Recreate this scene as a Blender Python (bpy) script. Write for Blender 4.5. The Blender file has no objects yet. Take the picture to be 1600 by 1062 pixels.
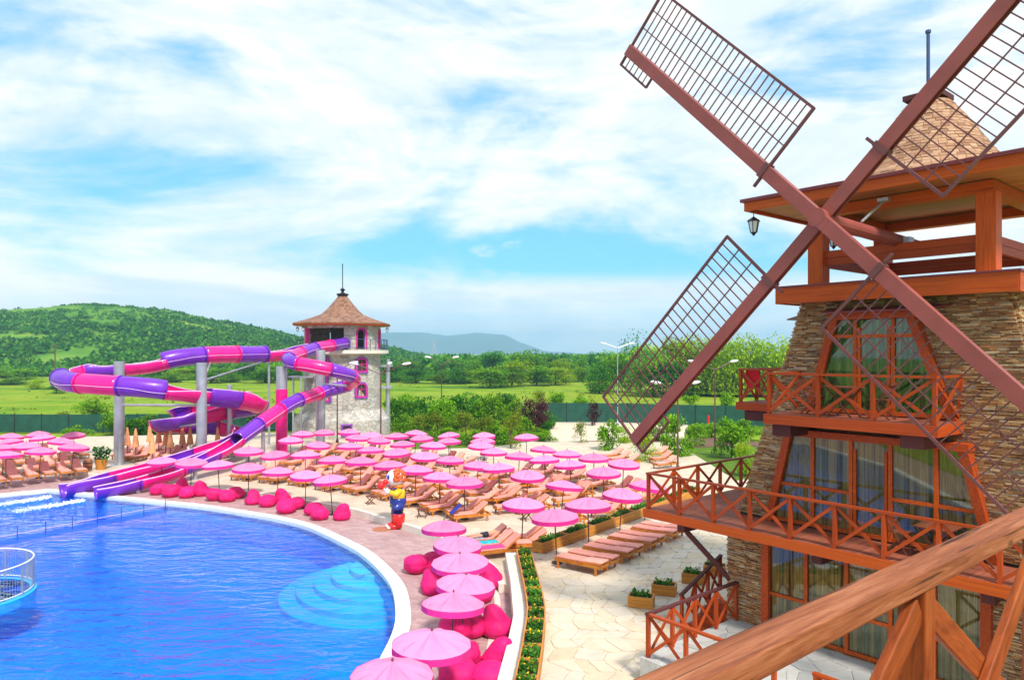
import bpy, bmesh, math, random
from mathutils import Vector, Matrix, noise
random.seed(7)
R = math.radians
scene = bpy.context.scene
COL = scene.collection

# ------------------------------------------------------------------ camera, sky, sun, exposure
HC = 8.6            # eye height above the pool deck
F, CX, HY = 1120.0, 800.0, 550.0
cam_d = bpy.data.cameras.new('camera')
cam = bpy.data.objects.new('camera', cam_d)
COL.objects.link(cam)
cam.location = (0, 0, HC)
cam.rotation_euler = (R(90), 0, 0)
cam_d.sensor_width = 36.0
cam_d.lens = 36.0 * F / 1600.0
cam_d.shift_y = (HY - 531.0) / 1600.0
cam_d.clip_start = 0.05
cam_d.clip_end = 20000
scene.camera = cam

SUN_AZ = Vector((0.42, -0.91, 0)).normalized()
SUN_EL = R(52)
CLOUD = 0.80
SUN_DIR = Vector((SUN_AZ.x * math.cos(SUN_EL), SUN_AZ.y * math.cos(SUN_EL), math.sin(SUN_EL)))

world = bpy.data.worlds.new('World')
scene.world = world
world.use_nodes = True
nt = world.node_tree
nt.nodes.clear()
N = nt.nodes.new
L = nt.links.new


def wmath(op, a, b=None, c=None, clamp=False):
    n = N('ShaderNodeMath')
    n.operation = op
    n.use_clamp = clamp
    for i, v in enumerate((a, b, c)):
        if v is None:
            continue
        if isinstance(v, (int, float)):
            n.inputs[i].default_value = v
        else:
            L(v, n.inputs[i])
    return n.outputs[0]


def wsmooth(x, lo, hi, a=0.0, b=1.0):
    n = N('ShaderNodeMapRange')
    n.interpolation_type = 'SMOOTHSTEP'
    L(x, n.inputs[0])
    n.inputs[1].default_value = lo
    n.inputs[2].default_value = hi
    n.inputs[3].default_value = a
    n.inputs[4].default_value = b
    return n.outputs[0]


tc = N('ShaderNodeTexCoord')
sky = N('ShaderNodeTexSky')
sky.sky_type = 'NISHITA'
sky.sun_disc = False
sky.sun_elevation = SUN_EL
sky.sun_rotation = math.atan2(SUN_AZ.x, SUN_AZ.y)
sky.air_density = 1.0
sky.dust_density = 0.4
sky.ozone_density = 1.6
sep = N('ShaderNodeSeparateXYZ')
L(tc.outputs['Generated'], sep.inputs[0])
dz = sep.outputs[2]
# clouds: stretched, slightly tilted banks of high cloud, drawn on the sky's directions


def wnoise(rot, sc, off, scale, detail, rough, dist=0.0):
    mp = N('ShaderNodeMapping')
    mp.inputs['Rotation'].default_value = rot
    mp.inputs['Scale'].default_value = sc
    mp.inputs['Location'].default_value = off
    L(tc.outputs['Generated'], mp.inputs['Vector'])
    n = N('ShaderNodeTexNoise')
    n.inputs['Scale'].default_value = scale
    n.inputs['Detail'].default_value = detail
    n.inputs['Roughness'].default_value = rough
    n.inputs['Distortion'].default_value = dist
    L(mp.outputs[0], n.inputs['Vector'])
    return n.outputs['Fac']


big = wnoise((0, R(14), 0), (1, 1, 2.9), (6.6, 6.4, 3.3), 1.9, 6, 0.56, 0.7)
fine = wnoise((0, R(10), 0), (1, 1, 2.6), (7.1, 2.2, 0.2), 7.5, 8, 0.62, 0.5)
wisp = wnoise((0, R(-24), 0), (0.7, 1, 4.5), (8.5, 3.3, 6.6), 4.0, 8, 0.66, 1.0)
low = wnoise((0, R(2), 0), (1, 1, 9.0), (1.7, 5.2, 0.4), 2.2, 6, 0.55, 0.2)
puff = wnoise((0, 0, 0), (1, 1, 2.6), (4.7, 1.2, 0.9), 9.0, 6, 0.5, 0.2)
cov = wmath('ADD', wmath('ADD', wmath('MULTIPLY', big, 0.78), wmath('MULTIPLY', fine, 0.16)), wmath('MULTIPLY', wisp, 0.11))
# the higher sky is fuller, a clearer belt lies above the horizon bank
belt = wmath('MULTIPLY', wsmooth(dz, 0.085, 0.13), wsmooth(dz, 0.13, 0.22, 1.0, 0.0))
cov = wmath('SUBTRACT', cov, wmath('MULTIPLY', belt, 0.07))
mask_hi = wsmooth(cov, 0.385, 0.58)
mask_puff = wmath('MULTIPLY', wsmooth(puff, 0.60, 0.78), wmath('MULTIPLY', wsmooth(dz, 0.09, 0.11), wsmooth(dz, 0.15, 0.2, 1.0, 0.0)))
mask_lo = wmath('MULTIPLY', wsmooth(dz, 0.085, 0.115, 1.0, 0.0), wsmooth(low, 0.25, 0.55, 0.62, 1.0))
mask = wmath('MAXIMUM', wmath('MAXIMUM', mask_hi, mask_puff), mask_lo, clamp=True)
shade = wsmooth(wnoise((0, R(14), 0), (1, 1, 3.2), (0.3, 8.4, 1.75), 3.4, 8, 0.62, 0.6), 0.36, 0.62)
ccol = N('ShaderNodeMix')
ccol.data_type = 'RGBA'
L(shade, ccol.inputs[0])
ccol.inputs[6].default_value = (0.74, 0.83, 0.92, 1)
ccol.inputs[7].default_value = (1.0, 0.985, 0.965, 1)
bg_sky = N('ShaderNodeBackground')
tint = N('ShaderNodeMix')
tint.data_type = 'RGBA'
tint.blend_type = 'MULTIPLY'
tint.inputs[0].default_value = 1.0
L(sky.outputs[0], tint.inputs[6])
tint.inputs[7].default_value = (0.55, 1.02, 1.22, 1)
soft = N('ShaderNodeMix')
soft.data_type = 'RGBA'
soft.inputs[0].default_value = 0.6
L(tint.outputs[2], soft.inputs[6])
soft.inputs[7].default_value = (1.5, 4.2, 6.3, 1)
L(soft.outputs[2], bg_sky.inputs[0])
bg_sky.inputs[1].default_value = 0.115
bg_cl = N('ShaderNodeBackground')
L(ccol.outputs[2], bg_cl.inputs[0])
bg_cl.inputs[1].default_value = CLOUD
mixs = N('ShaderNodeMixShader')
L(mask, mixs.inputs[0])
L(bg_sky.outputs[0], mixs.inputs[1])
L(bg_cl.outputs[0], mixs.inputs[2])
wout = N('ShaderNodeOutputWorld')
L(mixs.outputs[0], wout.inputs[0])

sun_d = bpy.data.lights.new('sun', 'SUN')
sun_d.energy = 3.2
sun_d.angle = R(8)
sun_d.color = (1.0, 0.95, 0.87)
sun = bpy.data.objects.new('sun', sun_d)
COL.objects.link(sun)
sun.rotation_euler = (-SUN_DIR).to_track_quat('-Z', 'Y').to_euler()
sun.location = (0, 0, 60)

scene.view_settings.view_transform = 'Standard'
scene.view_settings.look = 'None'
scene.view_settings.gamma = 1.0
scene.view_settings.use_curve_mapping = False
scene.view_settings.exposure = 0.62
scene.render.engine = 'CYCLES'
scene.cycles.max_bounces = 8
scene.cycles.transparent_max_bounces = 24
scene.cycles.caustics_reflective = False
scene.cycles.caustics_refractive = False

# ------------------------------------------------------------------ measuring helpers


def P(x, y, z=0.0):
    """the place on the level z that the photograph's pixel shows"""
    Y = F * (HC - z) / (y - HY)
    return Vector(((x - CX) / F * Y, Y, z))


def PD(x, y, Y):
    return Vector(((x - CX) / F * Y, Y, HC + (HY - y) / F * Y))


# mill axes: U runs along the front to the right, NV points out of the front
U = Vector((0.64, -0.768, 0))
NV = Vector((-0.768, -0.64, 0))
ZV = Vector((0, 0, 1))


def ST(s, t, z):
    return NV * s + U * t + Vector((0, 0, z))


def proj(v):
    if v.y < 0.1:
        return None
    return (CX + F * v.x / v.y, HY - F * (v.z - HC) / v.y)


# ------------------------------------------------------------------ materials
MATS = {}


def new_mat(name):
    m = bpy.data.materials.new(name)
    m.use_nodes = True
    MATS[name] = m
    return m, m.node_tree, m.node_tree.nodes['Principled BSDF']


def nd(t, typ, **kw):
    n = t.nodes.new(typ)
    for k, v in kw.items():
        setattr(n, k, v)
    return n


def ramp(t, fac, stops, interp='LINEAR'):
    r = nd(t, 'ShaderNodeValToRGB')
    r.color_ramp.interpolation = interp
    e = r.color_ramp.elements
    while len(e) < len(stops):
        e.new(0.5)
    for i, (p, c) in enumerate(stops):
        e[i].position = p
        e[i].color = (c[0], c[1], c[2], 1)
    t.links.new(fac, r.inputs[0])
    return r.outputs[0]


def coords(t, kind='Object', scale=(1, 1, 1), rot=(0, 0, 0), rnd=False):
    c = nd(t, 'ShaderNodeTexCoord')
    mp = nd(t, 'ShaderNodeMapping')
    mp.inputs['Scale'].default_value = scale
    mp.inputs['Rotation'].default_value = rot
    if kind == 'World':
        g = nd(t, 'ShaderNodeNewGeometry')
        t.links.new(g.outputs['Position'], mp.inputs[0])
    else:
        t.links.new(c.outputs[kind], mp.inputs[0])
    out = mp.outputs[0]
    if rnd:
        oi = nd(t, 'ShaderNodeObjectInfo')
        mul = nd(t, 'ShaderNodeMath', operation='MULTIPLY')
        mul.inputs[1].default_value = 57.0
        t.links.new(oi.outputs['Random'], mul.inputs[0])
        ad = nd(t, 'ShaderNodeVectorMath', operation='ADD')
        t.links.new(out, ad.inputs[0])
        t.links.new(mul.outputs[0], ad.inputs[1])
        out = ad.outputs[0]
    return out


def noise_n(t, vec, scale, detail=4, rough=0.55, dist=0.0):
    n = nd(t, 'ShaderNodeTexNoise')
    n.inputs['Scale'].default_value = scale
    n.inputs['Detail'].default_value = detail
    n.inputs['Roughness'].default_value = rough
    n.inputs['Distortion'].default_value = dist
    t.links.new(vec, n.inputs['Vector'])
    return n.outputs['Fac']


def bump(t, b, h, strength=0.3, dist=0.02):
    n = nd(t, 'ShaderNodeBump')
    n.inputs['Strength'].default_value = strength
    n.inputs['Distance'].default_value = dist
    t.links.new(h, n.inputs['Height'])
    t.links.new(n.outputs[0], b.inputs['Normal'])


def island(t):
    """a random number that differs for every piece, joined or single"""
    g = nd(t, 'ShaderNodeNewGeometry')
    oi = nd(t, 'ShaderNodeObjectInfo')
    a = nd(t, 'ShaderNodeMath', operation='ADD')
    t.links.new(g.outputs['Random Per Island'], a.inputs[0])
    t.links.new(oi.outputs['Random'], a.inputs[1])
    f = nd(t, 'ShaderNodeMath', operation='FRACT')
    t.links.new(a.outputs[0], f.inputs[0])
    return f.outputs[0]


def mulcol(t, col, fac, lo, hi):
    mr = nd(t, 'ShaderNodeMapRange')
    t.links.new(fac, mr.inputs[0])
    mr.inputs[3].default_value = lo
    mr.inputs[4].default_value = hi
    mx = nd(t, 'ShaderNodeVectorMath', operation='SCALE')
    t.links.new(col, mx.inputs[0])
    t.links.new(mr.outputs[0], mx.inputs['Scale'])
    return mx.outputs[0]


def plain(name, c, rough=0.6, var=0.12, scale=6.0, bmp=0.0, metal=0.0, spec=0.4, kind='Object', rnd=False, coat=0.0):
    m, t, b = new_mat(name)
    v = coords(t, kind, rnd=rnd)
    n = noise_n(t, v, scale, 5, 0.6)
    col = ramp(t, n, [(0.3, [x * (1 - var) for x in c]), (0.7, [min(1, x * (1 + var)) for x in c])])
    t.links.new(col, b.inputs['Base Color'])
    b.inputs['Roughness'].default_value = rough
    b.inputs['Metallic'].default_value = metal
    b.inputs['Specular IOR Level'].default_value = spec
    b.inputs['Coat Weight'].default_value = coat
    if bmp:
        bump(t, b, noise_n(t, v, scale * 4, 4), bmp, 0.01)
    return m


def wood(name, dark, mid, light, rough=0.5, gs=(1.0, 9.0, 9.0), kind='Object', knots=False, scale=3.0, coat=0.0):
    m, t, b = new_mat(name)
    v = coords(t, kind, gs, rnd=True)
    g1 = noise_n(t, v, scale, 6, 0.65, 0.8)
    g2 = noise_n(t, v, scale * 6, 3, 0.6)
    mx = nd(t, 'ShaderNodeMath', operation='MULTIPLY_ADD')
    t.links.new(g2, mx.inputs[0])
    mx.inputs[1].default_value = 0.3
    t.links.new(g1, mx.inputs[2])
    sb = nd(t, 'ShaderNodeMath', operation='SUBTRACT')
    t.links.new(mx.outputs[0], sb.inputs[0])
    sb.inputs[1].default_value = 0.15
    col = ramp(t, sb.outputs[0], [(0.28, dark), (0.5, mid), (0.72, light)])
    oi = nd(t, 'ShaderNodeObjectInfo')
    col = mulcol(t, col, oi.outputs['Random'], 0.82, 1.15)
    if knots:
        vo = nd(t, 'ShaderNodeTexVoronoi')
        vo.inputs['Scale'].default_value = 2.3
        t.links.new(coords(t, kind, (1.0, 3.0, 3.0)), vo.inputs['Vector'])
        mr = nd(t, 'ShaderNodeMapRange')
        mr.interpolation_type = 'SMOOTHSTEP'
        t.links.new(vo.outputs['Distance'], mr.inputs[0])
        mr.inputs[1].default_value = 0.05
        mr.inputs[2].default_value = 0.13
        mr.inputs[3].default_value = 0.35
        mr.inputs[4].default_value = 1.0
        sc = nd(t, 'ShaderNodeVectorMath', operation='SCALE')
        t.links.new(col, sc.inputs[0])
        t.links.new(mr.outputs[0], sc.inputs['Scale'])
        col = sc.outputs[0]
    t.links.new(col, b.inputs['Base Color'])
    b.inputs['Roughness'].default_value = rough
    b.inputs['Coat Weight'].default_value = coat
    b.inputs['Specular IOR Level'].default_value = 0.22
    bump(t, b, mx.outputs[0], 0.25, 0.006)
    return m


wood('wood_red', (0.20, 0.022, 0.004), (0.42, 0.056, 0.006), (0.56, 0.098, 0.010))
wood('wood_orange', (0.28, 0.032, 0.003), (0.54, 0.084, 0.006), (0.68, 0.14, 0.012), knots=True)
wood('wood_soffit', (0.30, 0.10, 0.02), (0.46, 0.18, 0.045), (0.55, 0.25, 0.08))
wood('wood_deck', (0.18, 0.045, 0.026), (0.30, 0.085, 0.046), (0.40, 0.14, 0.08), rough=0.65)
wood('wood_dark', (0.06, 0.014, 0.014), (0.11, 0.026, 0.024), (0.16, 0.045, 0.038), rough=0.6)
wood('wood_lounger', (0.34, 0.085, 0.010), (0.55, 0.18, 0.022), (0.68, 0.28, 0.045), gs=(0.6, 3, 3))
wood('wood_planter', (0.40, 0.13, 0.015), (0.58, 0.24, 0.035), (0.70, 0.34, 0.07))
wood('wood_furniture', (0.10, 0.03, 0.014), (0.19, 0.055, 0.026), (0.27, 0.09, 0.04))
plain('sail_paint', (0.29, 0.066, 0.052), 0.5, 0.18, 1.2, 0.15, kind='World')
plain('sail_bar_paint', (0.15, 0.045, 0.042), 0.5, 0.15, 2.0, kind='World')
plain('red_flashing', (0.17, 0.030, 0.035), 0.45, 0.1)
plain('dark_metal', (0.035, 0.035, 0.04), 0.45, 0.1, metal=0.6)
plain('steel', (0.50, 0.53, 0.57), 0.42, 0.16, 1.5, metal=0.75, bmp=0.1)
plain('white_paint', (0.78, 0.78, 0.77), 0.5, 0.05)
plain('blue_rail', (0.05, 0.08, 0.20), 0.45, 0.1)
plain('pole_brown', (0.12, 0.05, 0.045), 0.5, 0.1)
plain('canopy_glare_pink', (0.88, 0.235, 0.44), 0.85, 0.06, 3.0, 0.0, rnd=True)  # valance's hot pink, paled to paint in the sun glare on top
plain('valance_pink', (0.84, 0.025, 0.30), 0.8, 0.08, 4.0, rnd=True)
plain('canopy_orange', (0.80, 0.36, 0.16), 0.85, 0.14, 5.0, rnd=True)
plain('cushion_salmon', (0.90, 0.37, 0.29), 0.85, 0.10, 4.0, 0.1, rnd=True)
plain('cushion_magenta', (0.80, 0.05, 0.25), 0.85, 0.08, 4.0)
plain('beanbag_pink', (0.85, 0.012, 0.17), 0.62, 0.2, 2.0, 0.0, rnd=True, spec=0.2)
plain('slide_magenta', (0.80, 0.004, 0.23), 0.34, 0.14, 1.1, kind='World', coat=0.25)
plain('slide_purple', (0.17, 0.018, 0.46), 0.34, 0.16, 1.1, kind='World', coat=0.25)
plain('slide_rim', (0.78, 0.52, 0.74), 0.35, 0.08)
plain('trim_magenta', (0.62, 0.012, 0.22), 0.5, 0.06)
plain('trim_purple', (0.26, 0.05, 0.42), 0.5, 0.06)
plain('coping_white', (0.78, 0.77, 0.76), 0.55, 0.06, 3.0, kind='World')
plain('wall_coping', (0.72, 0.66, 0.57), 0.7, 0.08, 4.0, 0.1, kind='World')
plain('soil', (0.055, 0.03, 0.02), 0.9, 0.3, 20, 0.4)
plain('skin', (0.62, 0.32, 0.20), 0.55, 0.08, 8)
plain('dark_cloth', (0.02, 0.022, 0.04), 0.85, 0.2)
plain('clown_white', (0.82, 0.80, 0.78), 0.3, 0.03)
plain('clown_hair', (0.62, 0.10, 0.02), 0.4, 0.2, 10, 0.3)
plain('clown_red', (0.80, 0.012, 0.012), 0.28, 0.05, coat=0.4)
plain('clown_blue', (0.015, 0.03, 0.25), 0.3, 0.15, coat=0.4)
plain('clown_yellow', (0.85, 0.50, 0.01), 0.3, 0.06, coat=0.4)
plain('clown_green', (0.02, 0.42, 0.06), 0.3, 0.06, coat=0.4)
plain('clown_orange', (0.80, 0.22, 0.02), 0.35, 0.06)
plain('towel_teal', (0.03, 0.45, 0.50), 0.9, 0.5, 9)
plain('towel_blue', (0.02, 0.04, 0.35), 0.9, 0.2, 9)
plain('towel_mixed', (0.40, 0.45, 0.60), 0.9, 0.6, 14)
plain('lamp_glass', (0.80, 0.82, 0.82), 0.25, 0.03)
plain('bark', (0.13, 0.085, 0.055), 0.9, 0.3, 12, 0.5)
plain('green_screen', (0.012, 0.075, 0.05), 0.8, 0.25, 1.5, kind='World')
plain('interior_dark', (0.05, 0.04, 0.035), 0.9, 0.2)
plain('terracotta', (0.42, 0.15, 0.07), 0.7, 0.15)
plain('red_cloth', (0.7, 0.01, 0.02), 0.8, 0.1)


for _n in ('canopy_glare_pink', 'valance_pink', 'cushion_salmon', 'beanbag_pink'):
    # each piece of cloth has faded a little differently
    _t = MATS[_n].node_tree
    _b = _t.nodes['Principled BSDF']
    _oi = nd(_t, 'ShaderNodeObjectInfo')
    _c = mulcol(_t, _b.inputs['Base Color'].links[0].from_socket, _oi.outputs['Random'], 0.80, 1.08)
    _t.links.new(_c, _b.inputs['Base Color'])
_t = MATS['beanbag_pink'].node_tree
bump(_t, _t.nodes['Principled BSDF'], noise_n(_t, coords(_t, 'Object', (1, 1, 0.6), rnd=True), 4.5, 3, 0.5, 1.2), 0.6, 0.055)


def stone_strip():
    m, t, b = new_mat('ledge_stone')
    r = island(t)
    col = ramp(t, r, [(0.0, (0.26, 0.115, 0.05)), (0.14, (0.46, 0.23, 0.095)), (0.30, (0.56, 0.33, 0.15)),
                      (0.43, (0.36, 0.17, 0.07)), (0.55, (0.58, 0.35, 0.16)), (0.67, (0.48, 0.20, 0.06)),
                      (0.80, (0.46, 0.33, 0.22)), (0.90, (0.66, 0.47, 0.27)), (1.0, (0.40, 0.21, 0.10))], 'CONSTANT')
    v = coords(t, 'World')
    n = noise_n(t, v, 9, 5, 0.65)
    col = mulcol(t, col, n, 0.45, 1.25)
    t.links.new(col, b.inputs['Base Color'])
    b.inputs['Roughness'].default_value = 0.85
    bump(t, b, noise_n(t, v, 40, 4), 0.5, 0.01)


stone_strip()


def shingle_mat():
    m, t, b = new_mat('shingle')
    r = island(t)
    col = ramp(t, r, [(0, (0.24, 0.115, 0.062)), (0.35, (0.40, 0.215, 0.12)), (0.7, (0.50, 0.30, 0.18)), (1, (0.33, 0.15, 0.08))])
    n = noise_n(t, coords(t, 'World'), 30, 4)
    col = mulcol(t, col, n, 0.75, 1.25)
    t.links.new(col, b.inputs['Base Color'])
    b.inputs['Roughness'].default_value = 0.9


shingle_mat()


def tower_roof_mat():
    m, t, b = new_mat('tower_shingle')
    v = coords(t, 'World', (1, 1, 1))
    vo = nd(t, 'ShaderNodeTexVoronoi')
    vo.inputs['Scale'].default_value = 3.2
    t.links.new(v, vo.inputs['Vector'])
    col = ramp(t, vo.outputs['Color'], [(0, (0.15, 0.066, 0.04)), (0.5, (0.25, 0.12, 0.075)), (1, (0.36, 0.19, 0.12))])
    t.links.new(col, b.inputs['Base Color'])
    b.inputs['Roughness'].default_value = 0.9
    w = nd(t, 'ShaderNodeTexWave', bands_direction='Z')
    w.inputs['Scale'].default_value = 1.6
    t.links.new(v, w.inputs['Vector'])
    bump(t, b, w.outputs['Fac'], 0.5, 0.05)


tower_roof_mat()


def tower_stone_mat():
    m, t, b = new_mat('tower_stone')
    v = coords(t, 'World', (1, 1, 1.5))
    vo = nd(t, 'ShaderNodeTexVoronoi')
    vo.inputs['Scale'].default_value = 1.9
    vo.inputs['Randomness'].default_value = 0.9
    t.links.new(v, vo.inputs['Vector'])
    n = noise_n(t, coords(t, 'World'), 1.6, 6, 0.7)
    sx = nd(t, 'ShaderNodeSeparateColor')
    t.links.new(vo.outputs['Color'], sx.inputs[0])
    col = ramp(t, sx.outputs[0], [(0, (0.34, 0.315, 0.28)), (0.25, (0.56, 0.53, 0.48)), (0.55, (0.47, 0.43, 0.37)),
                                  (0.8, (0.62, 0.58, 0.51)), (1, (0.42, 0.34, 0.27))])
    col = mulcol(t, col, n, 0.6, 1.3)
    ve = nd(t, 'ShaderNodeTexVoronoi', feature='DISTANCE_TO_EDGE')
    ve.inputs['Scale'].default_value = 1.9
    ve.inputs['Randomness'].default_value = 0.9
    t.links.new(v, ve.inputs['Vector'])
    mr = nd(t, 'ShaderNodeMapRange')
    t.links.new(ve.outputs['Distance'], mr.inputs[0])
    mr.inputs[2].default_value = 0.06
    mix = nd(t, 'ShaderNodeMix', data_type='RGBA')
    t.links.new(mr.outputs[0], mix.inputs[0])
    mix.inputs[6].default_value = (0.27, 0.25, 0.22, 1)
    t.links.new(col, mix.inputs[7])
    t.links.new(mix.outputs[2], b.inputs['Base Color'])
    b.inputs['Roughness'].default_value = 0.9
    bump(t, b, mr.outputs[0], 0.6, 0.05)


tower_stone_mat()


def brick_paving():
    m, t, b = new_mat('pink_pavers')
    v = coords(t, 'World', (1, 1, 1), (0, 0, R(22)))
    br = nd(t, 'ShaderNodeTexBrick')
    br.inputs['Scale'].default_value = 1.0
    br.inputs['Brick Width'].default_value = 0.42
    br.inputs['Row Height'].default_value = 0.21
    br.inputs['Mortar Size'].default_value = 0.010
    br.inputs['Color1'].default_value = (0.40, 0.235, 0.23, 1)
    br.inputs['Color2'].default_value = (0.50, 0.32, 0.31, 1)
    br.inputs['Mortar'].default_value = (0.30, 0.20, 0.20, 1)
    t.links.new(v, br.inputs['Vector'])
    n = noise_n(t, coords(t, 'World'), 0.55, 6, 0.65)
    n2 = noise_n(t, coords(t, 'World'), 5.5, 4, 0.7)
    col = mulcol(t, br.outputs['Color'], n, 0.72, 1.28)
    col = mulcol(t, col, n2, 0.85, 1.15)
    t.links.new(col, b.inputs['Base Color'])
    rr = nd(t, 'ShaderNodeMapRange')
    t.links.new(n, rr.inputs[0])
    rr.inputs[3].default_value = 0.45
    rr.inputs[4].default_value = 0.85
    t.links.new(rr.outputs[0], b.inputs['Roughness'])
    bump(t, b, br.outputs['Fac'], -0.25, 0.01)


brick_paving()


def beige(name, c1, c2, c3):
    m, t, b = new_mat(name)
    r = island(t)
    n = noise_n(t, coords(t, 'World'), 2.4, 6, 0.7)
    col = ramp(t, r, [(0.0, c1), (0.5, c2), (1.0, c3)])
    col = mulcol(t, col, n, 0.72, 1.22)
    t.links.new(col, b.inputs['Base Color'])
    b.inputs['Roughness'].default_value = 0.75
    bump(t, b, noise_n(t, coords(t, 'World'), 22, 4), 0.25, 0.01)


beige('flagstone_beige', (0.62, 0.49, 0.33), (0.68, 0.58, 0.44), (0.60, 0.51, 0.41))
beige('flagstone_grey', (0.40, 0.39, 0.36), (0.50, 0.48, 0.44), (0.34, 0.335, 0.32))
plain('flag_joint', (0.60, 0.50, 0.37), 0.9, 0.15, 8, 0.3, kind='World')
plain('flag_joint_grey', (0.46, 0.45, 0.42), 0.9, 0.15, 8, 0.3, kind='World')


def lounge_paving():
    m, t, b = new_mat('lounge_paving')
    v = coords(t, 'World')
    n0 = noise_n(t, v, 0.5, 2)
    wv = nd(t, 'ShaderNodeVectorMath', operation='ADD')
    t.links.new(v, wv.inputs[0])
    t.links.new(n0, wv.inputs[1])
    ve = nd(t, 'ShaderNodeTexVoronoi', feature='DISTANCE_TO_EDGE')
    ve.inputs['Scale'].default_value = 1.5
    t.links.new(v, ve.inputs['Vector'])
    vo = nd(t, 'ShaderNodeTexVoronoi')
    vo.inputs['Scale'].default_value = 1.5
    t.links.new(v, vo.inputs['Vector'])
    sx = nd(t, 'ShaderNodeSeparateColor')
    t.links.new(vo.outputs['Color'], sx.inputs[0])
    col = ramp(t, sx.outputs[0], [(0, (0.60, 0.47, 0.33)), (0.5, (0.64, 0.53, 0.40)), (1, (0.55, 0.45, 0.35))])
    col = mulcol(t, col, noise_n(t, v, 0.9, 6, 0.7), 0.75, 1.2)
    mr = nd(t, 'ShaderNodeMapRange')
    t.links.new(ve.outputs['Distance'], mr.inputs[0])
    mr.inputs[2].default_value = 0.05
    col = mulcol(t, col, mr.outputs[0], 0.8, 1.0)
    t.links.new(col, b.inputs['Base Color'])
    b.inputs['Roughness'].default_value = 0.8
    bump(t, b, mr.outputs[0], 0.3, 0.01)


lounge_paving()


def grass_mat():
    m, t, b = new_mat('meadow')
    v = coords(t, 'World')
    n1 = noise_n(t, coords(t, 'World', (1, 2.2, 1)), 0.022, 7, 0.68)
    n2 = noise_n(t, v, 0.35, 6, 0.75)
    col = ramp(t, n1, [(0.34, (0.07, 0.17, 0.008)), (0.44, (0.16, 0.29, 0.010)), (0.53, (0.27, 0.34, 0.02)), (0.60, (0.15, 0.27, 0.010)), (0.70, (0.32, 0.34, 0.05))])
    col = mulcol(t, col, n2, 0.4, 1.5)
    t.links.new(col, b.inputs['Base Color'])
    b.inputs['Roughness'].default_value = 0.95
    b.inputs['Specular IOR Level'].default_value = 0.1
    bump(t, b, n2, 1.0, 0.5)
    m, t, b = new_mat('lawn')
    v = coords(t, 'World')
    n2 = noise_n(t, v, 1.6, 6, 0.75)
    col = ramp(t, n2, [(0.3, (0.05, 0.10, 0.012)), (0.6, (0.12, 0.20, 0.02)), (0.8, (0.20, 0.20, 0.04))])
    t.links.new(col, b.inputs['Base Color'])
    b.inputs['Roughness'].default_value = 0.95
    b.inputs['Specular IOR Level'].default_value = 0.1
    m, t, b = new_mat('hill_grass')
    v = coords(t, 'World')
    n1 = noise_n(t, v, 0.03, 6, 0.65)
    n2 = noise_n(t, v, 0.4, 4, 0.7)
    col = ramp(t, n1, [(0.35, (0.05, 0.16, 0.010)), (0.55, (0.12, 0.25, 0.014)), (0.7, (0.22, 0.31, 0.026))])
    col = mulcol(t, col, n2, 0.6, 1.4)
    t.links.new(col, b.inputs['Base Color'])
    b.inputs['Roughness'].default_value = 0.95
    b.inputs['Specular IOR Level'].default_value = 0.1


grass_mat()
plain('sand', (0.66, 0.54, 0.40), 0.95, 0.12, 0.5, kind='World')
plain('earth', (0.16, 0.085, 0.055), 0.95, 0.25, 1.2, 0.2, kind='World')
plain('mountain_rock', (0.10, 0.13, 0.11), 0.95, 0.25, 0.003, kind='World')


def leaf_mat(name, c1, c2, c3, trans=0.35):
    m, t, b = new_mat(name)
    r = island(t)
    col = ramp(t, r, [(0.0, c1), (0.5, c2), (1.0, c3)])
    oi = nd(t, 'ShaderNodeObjectInfo')
    col = mulcol(t, col, oi.outputs['Random'], 0.75, 1.25)
    out = t.nodes['Material Output']
    df = nd(t, 'ShaderNodeBsdfDiffuse')
    tr = nd(t, 'ShaderNodeBsdfTranslucent')
    mx = nd(t, 'ShaderNodeMixShader')
    mx.inputs[0].default_value = trans
    t.links.new(col, df.inputs[0])
    t.links.new(col, tr.inputs[0])
    t.links.new(df.outputs[0], mx.inputs[1])
    t.links.new(tr.outputs[0], mx.inputs[2])
    t.links.new(mx.outputs[0], out.inputs[0])
    t.nodes.remove(b)


leaf_mat('leaf_mid', (0.08, 0.23, 0.008), (0.16, 0.36, 0.012), (0.27, 0.45, 0.02))
leaf_mat('leaf_dark', (0.03, 0.14, 0.012), (0.065, 0.23, 0.016), (0.12, 0.33, 0.02))
leaf_mat('leaf_lime', (0.22, 0.4, 0.006), (0.33, 0.5, 0.01), (0.46, 0.58, 0.018))
leaf_mat('leaf_bluegreen', (0.03, 0.15, 0.045), (0.06, 0.23, 0.055), (0.1, 0.3, 0.06))
leaf_mat('leaf_olive', (0.12, 0.2, 0.012), (0.2, 0.27, 0.02), (0.32, 0.34, 0.03))
leaf_mat('leaf_purple', (0.045, 0.012, 0.022), (0.09, 0.02, 0.035), (0.14, 0.035, 0.05))
leaf_mat('leaf_plant', (0.03, 0.14, 0.015), (0.06, 0.22, 0.025), (0.12, 0.30, 0.04))
leaf_mat('petal_yellow', (0.7, 0.45, 0.01), (0.8, 0.55, 0.02), (0.75, 0.5, 0.05), 0.2)
leaf_mat('hill_bush_leaf', (0.028, 0.14, 0.014), (0.065, 0.23, 0.016), (0.16, 0.34, 0.02), 0.35)


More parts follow.
